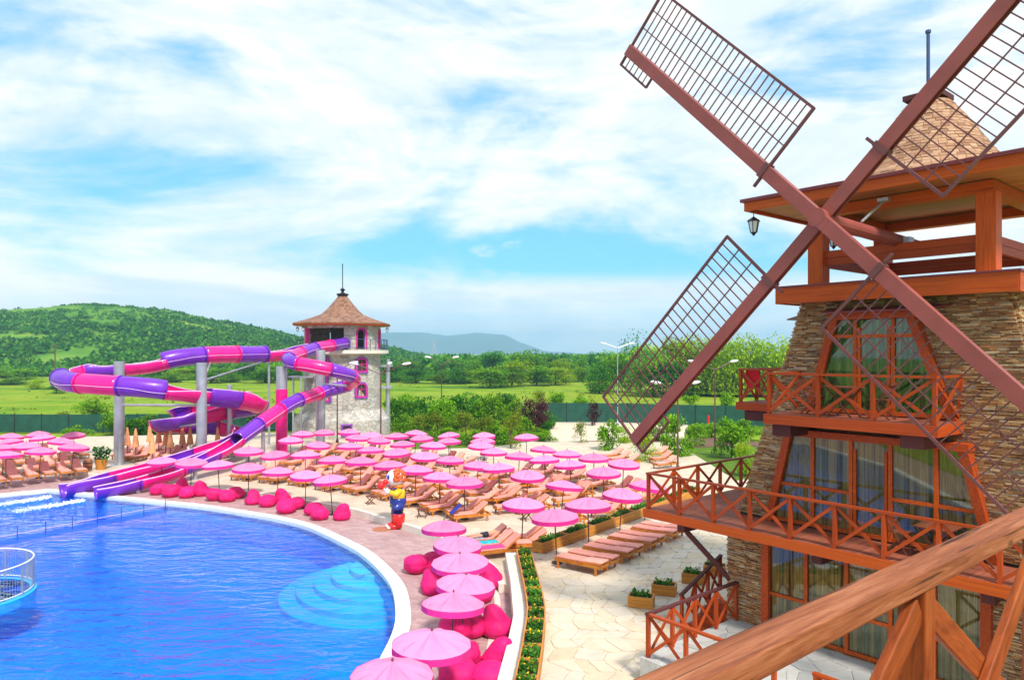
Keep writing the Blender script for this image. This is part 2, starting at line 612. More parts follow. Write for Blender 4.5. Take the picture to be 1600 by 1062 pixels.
def glass_mat(name, refl=0.22, tint=(0.55, 0.62, 0.6)):
    m, t, b = new_mat(name)
    out = t.nodes['Material Output']
    tr = nd(t, 'ShaderNodeBsdfTransparent')
    tr.inputs[0].default_value = (*tint, 1)
    gl = nd(t, 'ShaderNodeBsdfGlossy')
    gl.inputs['Roughness'].default_value = 0.015
    fr = nd(t, 'ShaderNodeFresnel')
    fr.inputs[0].default_value = 1.5
    ad = nd(t, 'ShaderNodeMath', operation='ADD', use_clamp=True)
    t.links.new(fr.outputs[0], ad.inputs[0])
    ad.inputs[1].default_value = refl
    mx = nd(t, 'ShaderNodeMixShader')
    t.links.new(ad.outputs[0], mx.inputs[0])
    t.links.new(tr.outputs[0], mx.inputs[1])
    t.links.new(gl.outputs[0], mx.inputs[2])
    t.links.new(mx.outputs[0], out.inputs[0])
    t.nodes.remove(b)


glass_mat('window_glass', 0.06, (0.8, 0.85, 0.82))


def curtain_mat():
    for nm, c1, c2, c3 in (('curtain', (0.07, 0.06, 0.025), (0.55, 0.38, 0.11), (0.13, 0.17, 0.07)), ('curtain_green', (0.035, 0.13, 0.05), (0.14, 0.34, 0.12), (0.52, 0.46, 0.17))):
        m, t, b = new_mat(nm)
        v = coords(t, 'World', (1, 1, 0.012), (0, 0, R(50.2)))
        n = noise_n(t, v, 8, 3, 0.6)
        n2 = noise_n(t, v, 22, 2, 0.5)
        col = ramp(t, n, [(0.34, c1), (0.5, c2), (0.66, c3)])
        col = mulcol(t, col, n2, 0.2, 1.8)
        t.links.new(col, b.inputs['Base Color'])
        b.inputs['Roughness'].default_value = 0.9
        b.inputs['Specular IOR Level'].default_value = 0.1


curtain_mat()


def water_mat(name='pool_water', absorb=(0.0, 0.86, 1.0), dens=0.85):
    m, t, b = new_mat(name)
    out = t.nodes['Material Output']
    v1 = coords(t, 'World', (0.42, 1.0, 1), (0, 0, R(-14)))
    v2 = coords(t, 'World', (0.7, 1.2, 1), (0, 0, R(24)))
    n1 = noise_n(t, v1, 1.35, 3, 0.5, 0.9)
    n2 = noise_n(t, v2, 4.2, 3, 0.5, 0.5)
    a = nd(t, 'ShaderNodeMath', operation='MULTIPLY_ADD')
    t.links.new(n2, a.inputs[0])
    a.inputs[1].default_value = 0.30
    t.links.new(n1, a.inputs[2])
    bp = nd(t, 'ShaderNodeBump')
    bp.inputs['Strength'].default_value = 1.0
    bp.inputs['Distance'].default_value = 0.24
    t.links.new(a.outputs[0], bp.inputs['Height'])
    tr = nd(t, 'ShaderNodeBsdfTransparent')
    gl = nd(t, 'ShaderNodeBsdfGlossy')
    gl.inputs['Roughness'].default_value = 0.02
    t.links.new(bp.outputs[0], gl.inputs['Normal'])
    fr = nd(t, 'ShaderNodeFresnel')
    fr.inputs[0].default_value = 1.2
    t.links.new(bp.outputs[0], fr.inputs['Normal'])
    mx = nd(t, 'ShaderNodeMixShader')
    t.links.new(fr.outputs[0], mx.inputs[0])
    t.links.new(tr.outputs[0], mx.inputs[1])
    t.links.new(gl.outputs[0], mx.inputs[2])
    t.links.new(mx.outputs[0], out.inputs[0])
    va = nd(t, 'ShaderNodeVolumeAbsorption')
    va.inputs[0].default_value = (*absorb, 1)
    va.inputs[1].default_value = dens
    t.links.new(va.outputs[0], out.inputs['Volume'])
    t.nodes.remove(b)


water_mat()


def tile_mat(name, c1, c2, size=0.12):
    m, t, b = new_mat(name)
    v = coords(t, 'World', (1, 1, 1))
    n = noise_n(t, v, 1.3, 5, 0.65, 0.6)
    ca = noise_n(t, coords(t, 'World', (0.7, 1.5, 1), (0, 0, R(-16))), 2.6, 3, 0.55, 1.2)
    col = ramp(t, n, [(0.3, c1), (0.7, c2)])
    t.links.new(col, b.inputs['Base Color'])
    b.inputs['Roughness'].default_value = 0.4


tile_mat('pool_tile', (0.01, 0.40, 0.86), (0.02, 0.50, 0.92))
tile_mat('pool_step_tile', (0.10, 0.62, 0.90), (0.16, 0.70, 0.94))
tile_mat('pool_band_tile', (0.01, 0.13, 0.48), (0.015, 0.20, 0.60))
plain('foam', (0.85, 0.92, 0.95), 0.6, 0.1, 6, 0.3)
plain('road_grey', (0.42, 0.42, 0.44), 0.9, 0.1)

# ------------------------------------------------------------------ building helpers
WM = {}      # world matrix of every object that has been made


class MB:
    """collects shapes in world (or local) coordinates; build() links them as one mesh"""

    def __init__(self):
        self.v, self.f = [], []

    def add(self, vs, fs):
        o = len(self.v)
        self.v += [Vector(x) for x in vs]
        self.f += [tuple(i + o for i in f) for f in fs]
        return self

    def box(self, c, size, rot=None):
        c = Vector(c)
        hx, hy, hz = size[0] / 2, size[1] / 2, size[2] / 2
        vs = []
        for x, y, z in ((-1, -1, -1), (1, -1, -1), (1, 1, -1), (-1, 1, -1), (-1, -1, 1), (1, -1, 1), (1, 1, 1), (-1, 1, 1)):
            p = Vector((x * hx, y * hy, z * hz))
            if rot is not None:
                p = rot @ p
            vs.append(c + p)
        return self.add(vs, ((0, 3, 2, 1), (4, 5, 6, 7), (0, 1, 5, 4), (1, 2, 6, 5), (2, 3, 7, 6), (3, 0, 4, 7)))

    def bar(self, a, b, w, h, up=(0, 0, 1)):
        a, b = Vector(a), Vector(b)
        return self.box((a + b) / 2, ((b - a).length, w, h), frame(b - a, up))

    def prism(self, poly, z0, z1):
        n = len(poly)
        vs = [Vector((p[0], p[1], z0)) for p in poly] + [Vector((p[0], p[1], z1)) for p in poly]
        fs = [tuple(range(n - 1, -1, -1)), tuple(range(n, 2 * n))]
        fs += [(i, (i + 1) % n, n + (i + 1) % n, n + i) for i in range(n)]
        return self.add(vs, fs)

    def poly_extrude(self, pts, off):
        """a planar polygon given a thickness"""
        n = len(pts)
        off = Vector(off)
        vs = [Vector(p) for p in pts] + [Vector(p) + off for p in pts]
        fs = [tuple(range(n - 1, -1, -1)), tuple(range(n, 2 * n))]
        fs += [(i, (i + 1) % n, n + (i + 1) % n, n + i) for i in range(n)]
        return self.add(vs, fs)

    def tube(self, pts, r, n=8, cap=True):
        pts = [Vector(p) for p in pts]
        rs = r if isinstance(r, (list, tuple)) else [r] * len(pts)
        vs, fs = [], []
        for i, p in enumerate(pts):
            d = (pts[min(i + 1, len(pts) - 1)] - pts[max(i - 1, 0)])
            m = frame(d)
            for k in range(n):
                a = 2 * math.pi * k / n
                vs.append(p + m @ Vector((0, math.cos(a) * rs[i], math.sin(a) * rs[i])))
        for i in range(len(pts) - 1):
            for k in range(n):
                k2 = (k + 1) % n
                fs.append((i * n + k, i * n + k2, (i + 1) * n + k2, (i + 1) * n + k))
        if cap:
            fs.append(tuple(range(n - 1, -1, -1)))
            o = (len(pts) - 1) * n
            fs.append(tuple(range(o, o + n)))
        return self.add(vs, fs)

    def lathe(self, prof, n=16, c=(0, 0, 0), cap=True, rot=None, phase=0.0):
        c = Vector(c)
        vs, fs = [], []
        for r, z in prof:
            for k in range(n):
                a = 2 * math.pi * k / n + phase
                p = Vector((r * math.cos(a), r * math.sin(a), z))
                if rot is not None:
                    p = rot @ p
                vs.append(c + p)
        for i in range(len(prof) - 1):
            for k in range(n):
                k2 = (k + 1) % n
                fs.append((i * n + k, i * n + k2, (i + 1) * n + k2, (i + 1) * n + k))
        if cap:
            if prof[0][0] > 1e-4:
                fs.append(tuple(range(n - 1, -1, -1)))
            if prof[-1][0] > 1e-4:
                o = (len(prof) - 1) * n
                fs.append(tuple(range(o, o + n)))
        return self.add(vs, fs)

    def ball(self, c, r, n=14, m=9, rot=None):
        r = Vector((r, r, r)) if isinstance(r, (int, float)) else Vector(r)
        vs, fs = [], []
        for i in range(m + 1):
            th = math.pi * i / m
            for k in range(n):
                a = 2 * math.pi * k / n
                p = Vector((r.x * math.sin(th) * math.cos(a), r.y * math.sin(th) * math.sin(a), -r.z * math.cos(th)))
                if rot is not None:
                    p = rot @ p
                vs.append(Vector(c) + p)
        for i in range(m):
            for k in range(n):
                k2 = (k + 1) % n
                fs.append((i * n + k, i * n + k2, (i + 1) * n + k2, (i + 1) * n + k))
        return self.add(vs, fs)

    def build(self, name, mat, parent=None, local=False, smooth=False, bevel=0.0, solid=0.0):
        me = bpy.data.meshes.new(name)
        vs = self.v
        if parent is not None and not local:
            inv = WM[parent.name].inverted()
            vs = [inv @ x for x in vs]
        me.from_pydata([tuple(x) for x in vs], [], self.f)
        me.materials.append(MATS[mat])
        if smooth:
            me.polygons.foreach_set('use_smooth', [True] * len(me.polygons))
        me.update()
        o = bpy.data.objects.new(name, me)
        COL.objects.link(o)
        if parent is not None:
            o.parent = parent
            WM[o.name] = WM[parent.name].copy()
        else:
            WM[o.name] = Matrix.Identity(4)
        if solid:
            md = o.modifiers.new('thickness', 'SOLIDIFY')
            md.thickness = solid
            md.offset = 0
        if bevel:
            md = o.modifiers.new('edge', 'BEVEL')
            md.width = bevel
            md.segments = 2
            md.limit_method = 'ANGLE'
        return o


def frame(d, up=(0, 0, 1)):
    x = Vector(d).normalized()
    up = Vector(up)
    if abs(x.dot(up.normalized())) > 0.995:
        up = Vector((0, 1, 0)) if abs(x.y) < 0.9 else Vector((1, 0, 0))
    y = up.cross(x).normalized()
    z = x.cross(y)
    return Matrix((x, y, z)).transposed()


def tag(o, label=None, cat=None, group=None, kind=None):
    if label:
        o['label'] = label
    if cat:
        o['category'] = cat
    if group:
        o['group'] = group
    if kind:
        o['kind'] = kind
    return o


def thing(name, label, cat, loc=(0, 0, 0), rz=0.0, group=None):
    o = bpy.data.objects.new(name, None)
    o.empty_display_size = 0.2
    COL.objects.link(o)
    o.location = loc
    o.rotation_euler = (0, 0, rz)
    WM[o.name] = Matrix.Translation(Vector(loc)) @ Matrix.Rotation(rz, 4, 'Z')
    return tag(o, label, cat, group)


def copy_tree(src, loc, rz=0.0, scale=1.0, label=None, group=None, parent=None, swap=None):
    c = src.copy()
    COL.objects.link(c)
    if parent is None:
        c.location = loc
        c.rotation_euler = (0, 0, rz)
        c.scale = scale if isinstance(scale, (tuple, list)) else (scale,) * 3
    else:
        c.parent = parent
    if label:
        c['label'] = label
    if group:
        c['group'] = group
    for ch in KIDS.get(src.name, ()):
        copy_tree(ch, None, parent=c)
    return c


KIDS = {}


def template_done(root):
    """remember the children of a thing that will be copied"""
    def walk(o):
        KIDS[o.name] = [c for c in bpy.data.objects if c.parent == o]
        for c in KIDS[o.name]:
            walk(c)
    walk(root)


CUBES = {}


def piece(name, mat, parent, c, size, rot=None):
    """one box-shaped piece: shared unit cube, own place and size (world coordinates)"""
    if mat not in CUBES:
        me = bpy.data.meshes.new('block_' + mat)
        b = MB().box((0, 0, 0), (1, 1, 1))
        me.from_pydata([tuple(x) for x in b.v], [], b.f)
        me.materials.append(MATS[mat])
        me.update()
        CUBES[mat] = me
    o = bpy.data.objects.new(name, CUBES[mat])
    COL.objects.link(o)
    r4 = rot.to_4x4() if rot is not None else Matrix.Identity(4)
    M = Matrix.Translation(Vector(c)) @ r4 @ Matrix.Diagonal((*size, 1))
    if parent is not None:
        o.parent = parent
        o.matrix_basis = WM[parent.name].inverted() @ M
    else:
        o.matrix_basis = M
    WM[o.name] = M
    return o


def bar(name, mat, parent, a, b, w, h, up=(0, 0, 1)):
    a, b = Vector(a), Vector(b)
    return piece(name, mat, parent, (a + b) / 2, ((b - a).length, w, h), frame(b - a, up))


def pieces(items, name, rest_name, mat, parent, limit=300):
    """items: (verts, faces). The largest in view become single objects, the rest one mesh."""
    scored = []
    for it in items:
        ps = [proj(v) for v in it[0]]
        if any(p is None for p in ps):
            scored.append((0, it))
            continue
        xs = [p[0] for p in ps]
        ys = [p[1] for p in ps]
        inside = max(xs) > 0 and min(xs) < 1600 and max(ys) > 0 and min(ys) < 1062
        scored.append(((max(xs) - min(xs)) * (max(ys) - min(ys)) if inside else 0, it))
    scored.sort(key=lambda x: -x[0])
    for sc, it in scored[:limit]:
        MB().add(*it).build(name, mat, parent)
    rest = MB()
    for sc, it in scored[limit:]:
        rest.add(*it)
    if rest.v:
        o = rest.build(rest_name, mat, parent)
        o['kind'] = 'stuff'
    return


def boxitem(c, size, rot=None):
    b = MB().box(c, size, rot)
    return (b.v, b.f)


def catmull(pts, step=0.4, closed=False):
    pts = [Vector(p) for p in pts]
    n = len(pts)
    out = []
    rng = range(n) if closed else range(n - 1)
    for i in rng:
        if closed:
            p0, p1, p2, p3 = pts[i - 1], pts[i], pts[(i + 1) % n], pts[(i + 2) % n]
        else:
            p0, p1, p2, p3 = pts[max(i - 1, 0)], pts[i], pts[i + 1], pts[min(i + 2, n - 1)]
        k = max(1, int((p2 - p1).length / step))
        for j in range(k):
            t = j / k
            out.append(0.5 * ((2 * p1) + (p2 - p0) * t + (2 * p0 - 5 * p1 + 4 * p2 - p3) * t * t + (3 * p1 - p0 - 3 * p2 + p3) * t ** 3))
    if not closed:
        out.append(pts[-1])
    return out


def offset_poly(poly, d):
    """shift a closed outline sideways by d"""
    n = len(poly)
    out = []
    for i in range(n):
        t = (poly[(i + 1) % n] - poly[i - 1])
        t.z = 0
        t.normalize()
        out.append(poly[i] + Vector((t.y, -t.x, 0)) * d)
    return out


def in_poly(p, poly):
    c = False
    n = len(poly)
    for i in range(n):
        a, b = poly[i], poly[i - 1]
        if (a[1] > p[1]) != (b[1] > p[1]) and p[0] < (b[0] - a[0]) * (p[1] - a[1]) / (b[1] - a[1]) + a[0]:
            c = not c
    return c


def fill_mesh(outer, holes, z, name, mat):
    """a flat sheet with holes"""
    bm = bmesh.new()
    es = []
    for lp in [outer] + holes:
        vs = [bm.verts.new((p[0], p[1], z)) for p in lp]
        es += [bm.edges.new((vs[i], vs[(i + 1) % len(vs)])) for i in range(len(vs))]
    bmesh.ops.triangle_fill(bm, use_beauty=True, use_dissolve=False, edges=es)
    bmesh.ops.recalc_face_normals(bm, faces=bm.faces)
    for f in bm.faces:
        if f.normal.z < 0:
            f.normal_flip()
    me = bpy.data.meshes.new(name)
    bm.to_mesh(me)
    bm.free()
    me.materials.append(MATS[mat])
    o = bpy.data.objects.new(name, me)
    COL.objects.link(o)
    WM[o.name] = Matrix.Identity(4)
    return o


ORD = ['first', 'second', 'third', 'fourth', 'fifth', 'sixth', 'seventh', 'eighth', 'ninth', 'tenth', 'eleventh', 'twelfth',
       'thirteenth', 'fourteenth', 'fifteenth', 'sixteenth', 'seventeenth', 'eighteenth', 'nineteenth', 'twentieth']
ORD += ['twenty-' + w for w in ORD[:9]] + ['thirtieth'] + ['thirty-' + w for w in ORD[:9]]


def balustrade(parent, a, b, bays, h=1.0, mat='wood_red', post=0.085, rail=(0.11, 0.055), br=0.075, ends=(True, True), z_drop=0.0, railmat=None):
    """posts, handrail and crossed braces between two points at deck level"""
    a, b = Vector(a), Vector(b)
    d = (b - a)
    dn = d.normalized()
    side = Vector((-dn.y, dn.x, 0)).normalized()
    for i in range(bays + 1):
        if (i == 0 and not ends[0]) or (i == bays and not ends[1]):
            continue
        p = a + d * (i / bays)
        bar('post', mat, parent, p - ZV * z_drop, p + ZV * h, post, post, up=Vector((dn.x, dn.y, 0)))
    up = ZV
    bar('handrail', railmat or mat, parent, a + ZV * (h + rail[1] / 2) - dn * 0.06, b + ZV * (h + rail[1] / 2) + dn * 0.06, rail[0], rail[1])
    for i in range(bays):
        p = a + d * (i / bays) + dn * post * 0.5
        q = a + d * ((i + 1) / bays) - dn * post * 0.5
        o = side * 0.017
        bar('brace', mat, parent, p + ZV * (h * 0.96) + o, q + ZV * 0.09 + o, 0.032, br)
        bar('brace', mat, parent, p + ZV * 0.09 - o, q + ZV * (h * 0.96) - o, 0.032, br)

# ------------------------------------------------------------------ ground, fields, hill, mountain
def smooth01(x):
    x = max(0.0, min(1.0, x))
    return x * x * (3 - 2 * x)


def lerp_tab(tab, x):
    if x <= tab[0][0]:
        return tab[0][1]
    for (a, va), (b, vb) in zip(tab, tab[1:]):
        if x <= b:
            return va + (vb - va) * (x - a) / (b - a)
    return tab[-1][1]


POOL_PX = [(576, 1062), (588, 1040), (612, 992), (618, 960), (612, 920), (592, 892), (566, 868), (540, 852), (480, 824), (430, 811),
           (384, 803), (312, 792), (240, 784.5)]
pool_pts = [P(x, y) for x, y in POOL_PX] + [P(160, 776), P(73, 766.5)]
pool_out = catmull(pool_pts[:13], 0.5) + [pool_pts[13], pool_pts[14]] + [Vector((-33, 41.3, 0)), Vector((-44, 36, 0)), Vector((-44, 8, 0))] + \
    catmull([Vector((-30, 5, 0)), Vector((-12, 6, 0)), Vector((-6, 10, 0)), Vector((-4.0, 14.5, 0))], 0.8) + [Vector((-3.75, 17, 0))]
pool_out.reverse()      # now counter-clockwise or clockwise whichever; oriented below


def area2(p):
    return sum(p[i - 1].x * p[i].y - p[i].x * p[i - 1].y for i in range(len(p)))


if area2(pool_out) < 0:
    pool_out.reverse()
coping_out = offset_poly(pool_out, 0.5)
coping_in = offset_poly(pool_out, 0.0)

# lounge deck outline (raised one step above the pool deck)
ZL, ZT, ZP = 0.3, 0.6, 1.25
curb = [Vector((-75, 60, 0)), Vector((-50, 51.5, 0)), Vector((-34, 50.2, 0)), Vector((-26, 48.0, 0)), P(297, 757, ZL), P(375, 765, ZL), P(447, 775, ZL),
        P(560, 795, ZL), P(596, 806, ZL), P(659, 824, ZL), P(725, 851, ZL), P(771, 880, ZL), P(788, 912, ZL)]
curb = [Vector((p.x, p.y, 0)) for p in catmull(curb, 0.8)]
tB = [P(797, 866, ZT), P(806, 910, ZT), P(812, 965, ZT), P(802, 1015, ZT), P(790, 1062, ZT), P(770, 1160, ZT)]
tB = [Vector((p.x, p.y, 0)) for p in tB]
tA = [Vector((0.65, 28.7, 0)), Vector((6.75, 36.0, 0)), Vector((14.5, 45.3, 0))]
terrace_poly = list(reversed(tB)) + tA + [Vector((30, 40, 0)), Vector((30, 2, 0)), Vector((-0.6, 2, 0))]
lounge_poly = curb + [Vector((0.15, 25.0, 0))] + tA + [Vector((15, 66, 0)), Vector((2, 67, 0)), Vector((-2, 62.5, 0)), Vector((-10, 61, 0)), Vector((-12, 72, 0)),
                                                     Vector((-24, 74, 0)), Vector((-45, 70, 0)), Vector((-75, 75, 0))]

far = 4800
site = [(-74.9, 75), (-45, 70), (-24, 76), (-10, 76), (16, 70), (30, 60), (30, 1), (-74.9, 1)]
fill_mesh([(-far, -300), (far, -300), (far, far), (-far, far)], [list(reversed(site))], -0.06, 'ground', 'meadow')['kind'] = 'structure'
fill_mesh([(-74.9, 75), (-45, 70), (-24, 76), (-10, 76), (16, 70), (30, 60), (30, 1), (-74.9, 1)], [[(p.x, p.y) for p in coping_in]], -0.03, 'lawn', 'lawn')['kind'] = 'structure'
deck_poly = [(-74.5, 59.5)] + [(p.x + 0.3, p.y + 0.3) for p in curb] + [(0.6, 24.5), (0.9, 21), (0.5, 16), (-0.2, 12), (-0.3, 1.5), (-74.5, 1.5)]
fill_mesh(deck_poly, [[(p.x, p.y) for p in coping_in]], -0.004, 'pool_deck', 'pink_pavers')['kind'] = 'structure'
lo = MB().prism(lounge_poly, -0.25, ZL).build('lounge_deck', 'lounge_paving')
lo['kind'] = 'structure'
# kerb stones along the step down to the pool deck
ks = []
acc = 0
for i in range(len(curb) - 1):
    a, b = curb[i], curb[i + 1]
    d = (b - a).normalized()
    n = Vector((d.y, -d.x, 0))
    ks.append(boxitem((a + b) / 2 + n * 0.09 + ZV * (ZL / 2 - 0.05), ((b - a).length - 0.012, 0.22, ZL + 0.12), frame(d)))
pieces(ks, 'kerb_stone', 'kerb_stones', 'wall_coping', lo)
te = MB().prism(terrace_poly, -0.3, ZT - 0.02).build('terrace', 'flag_joint')
te['kind'] = 'structure'
# coping of the terrace wall towards the pool
for i in range(len(tB) - 1):
    a, b = tB[i], tB[i + 1]
    n = Vector(((b - a).y, -(b - a).x, 0)).normalized()
    m_ = MB().bar(a + ZV * 0.36 - n * 0.02, b + ZV * 0.36 - n * 0.02, 0.42, 0.66)
    m_.build('wall_coping', 'wall_coping', te, bevel=0.015)


def flagstones(poly, z, mat, parent, size=0.75, area=None, gap=0.012, th=0.026):
    x0 = min(p[0] for p in area)
    x1 = max(p[0] for p in area)
    y0 = min(p[1] for p in area)
    y1 = max(p[1] for p in area)
    rnd = random.Random(3)
    nx, ny = int((x1 - x0) / size) + 1, int((y1 - y0) / size) + 1
    g = {}
    for i in range(nx + 1):
        for j in range(ny + 1):
            g[i, j] = Vector((x0 + (i + (0.5 if j % 2 else 0)) * size + rnd.uniform(-.3, .3) * size, y0 + j * size + rnd.uniform(-.3, .3) * size, 0))
    items = []
    for i in range(nx):
        for j in range(ny):
            q = [g[i, j], g[i + 1, j], g[i + 1, j + 1], g[i, j + 1]]
            k = rnd.random()
            polys = [q]
            if k < 0.25:
                m1, m2 = q[0].lerp(q[1], rnd.uniform(.35, .65)), q[3].lerp(q[2], rnd.uniform(.35, .65))
                polys = [[q[0], m1, m2, q[3]], [m1, q[1], q[2], m2]]
            elif k < 0.4:
                polys = [[q[0], q[1], q[2]], [q[0], q[2], q[3]]]
            for pl in polys:
                c = sum(pl, Vector()) / len(pl)
                if not in_poly(c, area) or not all(in_poly(v, poly) for v in pl):
                    continue
                pl = [v + (c - v).normalized() * gap for v in pl]
                # nip the corners
                r = []
                for a, b in zip(pl, pl[1:] + pl[:1]):
                    r += [a.lerp(b, 0.13), a.lerp(b, 0.87)]
                t = th * rnd.uniform(0.7, 1.1)
                b_ = MB().prism(r, z - 0.03, z + t - 0.02)
                items.append((b_.v, b_.f))
    pieces(items, 'flagstone', 'flagstones', mat, parent)


flagstones(terrace_poly, ZT, 'flagstone_beige', te, 0.66, [(-1, 12), (14, 12), (18, 40), (10, 41), (5, 34.5), (0.2, 29)])

# sand court and earth beds behind the loungers
MB().prism([P(868, 657, 0), P(1075, 657, 0), P(1075, 693, 0), P(850, 690, 0)], -0.3, 0.02).build('sand_court', 'sand')['kind'] = 'structure'
MB().prism([Vector((1, 68, 0)), Vector((22, 72, 0)), Vector((24, 66, 0)), Vector((3, 63, 0))], -0.3, 0.05).build('planting_bed', 'earth')['kind'] = 'structure'

# the hill
RIDGE = [(-900, 30), (-600, 38), (-372, 40.5), (-311, 41), (-255, 38.5), (-218, 30), (-186, 23), (-160, 17), (-130, 13), (-93, 10), (-80, 6), (-60, 2), (-40, -1.5)]
hv, hf = [], []
NX, NY = 150, 60
for j in range(NY + 1):
    Y = 225 + (900 - 225) * (j / NY) ** 1.2
    for i in range(NX + 1):
        X = -900 + (-30 + 900) * i / NX
        h = lerp_tab(RIDGE, X * (520 / max(Y, 300)) if Y < 520 else X)
        h *= 1 - smooth01((Y - 550) / 220) if h > 0 else 1
        k = smooth01((Y - 240) / 290)
        z = h * (0.25 * k + 0.75 * k ** 1.3) if h > 0 else h * k
        z += noise.noise(Vector((X * 0.012, Y * 0.012, 0))) * 3.0 * k * (1 if h > 4 else 0)
        z += noise.noise(Vector((X * 0.05, Y * 0.05, 3))) * 0.9 * k * (1 if h > 4 else 0)
        hv.append((X, Y, z - 0.4 + 0.34 * k))


def hill_z(X, Y):
    h = lerp_tab(RIDGE, X * (520 / max(Y, 300)) if Y < 520 else X)
    h *= 1 - smooth01((Y - 550) / 220) if h > 0 else 1
    k = smooth01((Y - 240) / 290)
    z = h * (0.25 * k + 0.75 * k ** 1.3) if h > 0 else h * k
    z += noise.noise(Vector((X * 0.012, Y * 0.012, 0))) * 3.0 * k * (1 if h > 4 else 0)
    return z


for j in range(NY):
    for i in range(NX):
        a = j * (NX + 1) + i
        hf.append((a, a + 1, a + NX + 2, a + NX + 1))
MB().add(hv, hf).build('hill', 'hill_grass', smooth=True)['kind'] = 'structure'

# blue mountain ridge far behind
MT = [(-4000, 60), (-2300, 95), (-1500, 175), (-1150, 215), (-870, 212), (-600, 180), (-330, 205), (-60, 190), (80, 110), (300, 40), (600, 10), (1500, 4), (4000, 2)]
mv, mf = [], []
MX, MY = 220, 10
for j in range(MY + 1):
    for i in range(MX + 1):
        X = -4500 + 9000 * i / MX          # heights tabled at twice the scale
        h = lerp_tab(MT, X) + 10 * noise.noise(Vector((X * 0.004, 0.3, 0))) + 5 * noise.noise(Vector((X * 0.015, j * .4, 1)))
        k = math.sin(math.pi * j / MY)
        mv.append((X * 0.56, 3150 + 140 * j, max(-5, h * k * 0.56) - 4))
for j in range(MY):
    for i in range(MX):
        a = j * (MX + 1) + i
        mf.append((a, a + 1, a + MX + 2, a + MX + 1))
MB().add(mv, mf).build('mountain', 'mountain_rock', smooth=True)['kind'] = 'structure'

# ------------------------------------------------------------------ the pool
WZ = -0.10
ring = MB()
n = len(coping_in)
for i in range(n):
    a, b, c, d = coping_in[i], coping_in[(i + 1) % n], coping_out[(i + 1) % n], coping_out[i]
    z0, z1 = -0.15, 0.05
    ring.add([(*p.xy, z) for p in (a, b, c, d) for z in (z0, z1)], [(1, 3, 5, 7), (0, 2, 3, 1), (4, 6, 7, 5)])
pool = MB()
for i in range(n):
    a, b = coping_in[i], coping_in[(i + 1) % n]
    pool.add([(a.x, a.y, -1.6), (b.x, b.y, -1.6), (b.x, b.y, -0.2), (a.x, a.y, -0.2)], [(0, 1, 2, 3)])
basin = fill_mesh([(p.x, p.y) for p in coping_in], [], -1.6, 'pool_basin', 'pool_tile')
basin['kind'] = 'structure'
pool.build('basin_wall', 'pool_tile', basin)
ring.build('pool_coping', 'coping_white', basin)
band = MB()
for i in range(n):
    a, b = offset_poly(coping_in, -0.015)[i] if False else coping_in[i], coping_in[(i + 1) % n]
    t_ = (b - a)
    if t_.length < 1e-4:
        continue
    nn = Vector((-t_.y, t_.x, 0)).normalized() * 0.012
    band.add([(a + nn) + ZV * -0.34, (b + nn) + ZV * -0.34, (b + nn) + ZV * -0.15, (a + nn) + ZV * -0.15], [(0, 1, 2, 3)])
band.build('tile_band', 'pool_band_tile', basin)
wtr = fill_mesh([(p.x, p.y) for p in offset_poly(coping_in, 0.06)], [], WZ, 'pool_water', 'pool_water')
_bm = bmesh.new()
_bm.from_mesh(wtr.data)
_g = bmesh.ops.extrude_face_region(_bm, geom=list(_bm.faces))
for _v in [e for e in _g['geom'] if isinstance(e, bmesh.types.BMVert)]:
    _v.co.z = -2.2
bmesh.ops.recalc_face_normals(_bm, faces=_bm.faces)
_bm.to_mesh(wtr.data)
_bm.free()
wtr['kind'] = 'structure'
# round corner steps under water
sc_ = Vector((-5.35, 30.2, 0))
for k, (r, z) in enumerate(((4.3, -1.35), (3.6, -1.1), (2.9, -0.85), (2.2, -0.6), (1.45, -0.36))):
    MB().lathe([(r, -1.7), (r, z - 0.03), (r - 0.03, z)], 48, sc_).build('pool_step', 'pool_step_tile', basin)

# ------------------------------------------------------------------ the windmill
mill = thing('windmill', 'stone and timber windmill building with four lattice sails and wooden balconies', 'windmill', ST(-20.6, -7.52, ZT))
TC, SC = -7.52, -20.6


def s_front(z):
    return -17.5 if z < 4.0 else -18.0 - 0.1 * (z - 4)


def t_left(z):
    return -11.5 if z < 4.0 else -11.5 + 1.62 * (z - 4) / 6


def t_right(z):
    return 2 * TC - t_left(z)


def s_back(z):
    return 2 * SC - s_front(z)


core = MB()
ztop = 9.95
for (za, zb) in ((ZT, 3.99), (4.0, ztop)):
    q = []
    for z in (za, zb):
        q += [ST(s_front(z), t_left(z), z), ST(s_front(z), t_right(z), z), ST(s_back(z), t_right(z), z), ST(s_back(z), t_left(z), z)]
    core.add(q, ((3, 2, 1, 0), (4, 5, 6, 7), (0, 1, 5, 4), (1, 2, 6, 5), (2, 3, 7, 6), (3, 0, 4, 7)))
wall = core.build('wall', 'interior_dark', mill)

# openings as (t at bottom left, bottom right, top left, top right, z0, z1)
WIN = {'upper': (-9.6, -6.0, -8.95, -6.9, 7.06, 9.42),
       'lower': (-10.6, -5.1, -10.05, -5.7, 4.08, 6.40),
       'ground': (-10.4, -5.1, -10.4, -5.1, 1.30, 3.75)}


def wspan(w, z):
    a, b, c, d, z0, z1 = w
    k = (z - z0) / (z1 - z0)
    return a + (c - a) * k, b + (d - b) * k


def hidden_by_window(t, z, hl):
    for w in WIN.values():
        if w[4] - 0.02 < z < w[5] + 0.1:
            l, r = wspan(w, z)
            if l - 0.02 < t + hl and t - hl < r + 0.02:
                return True
    return False


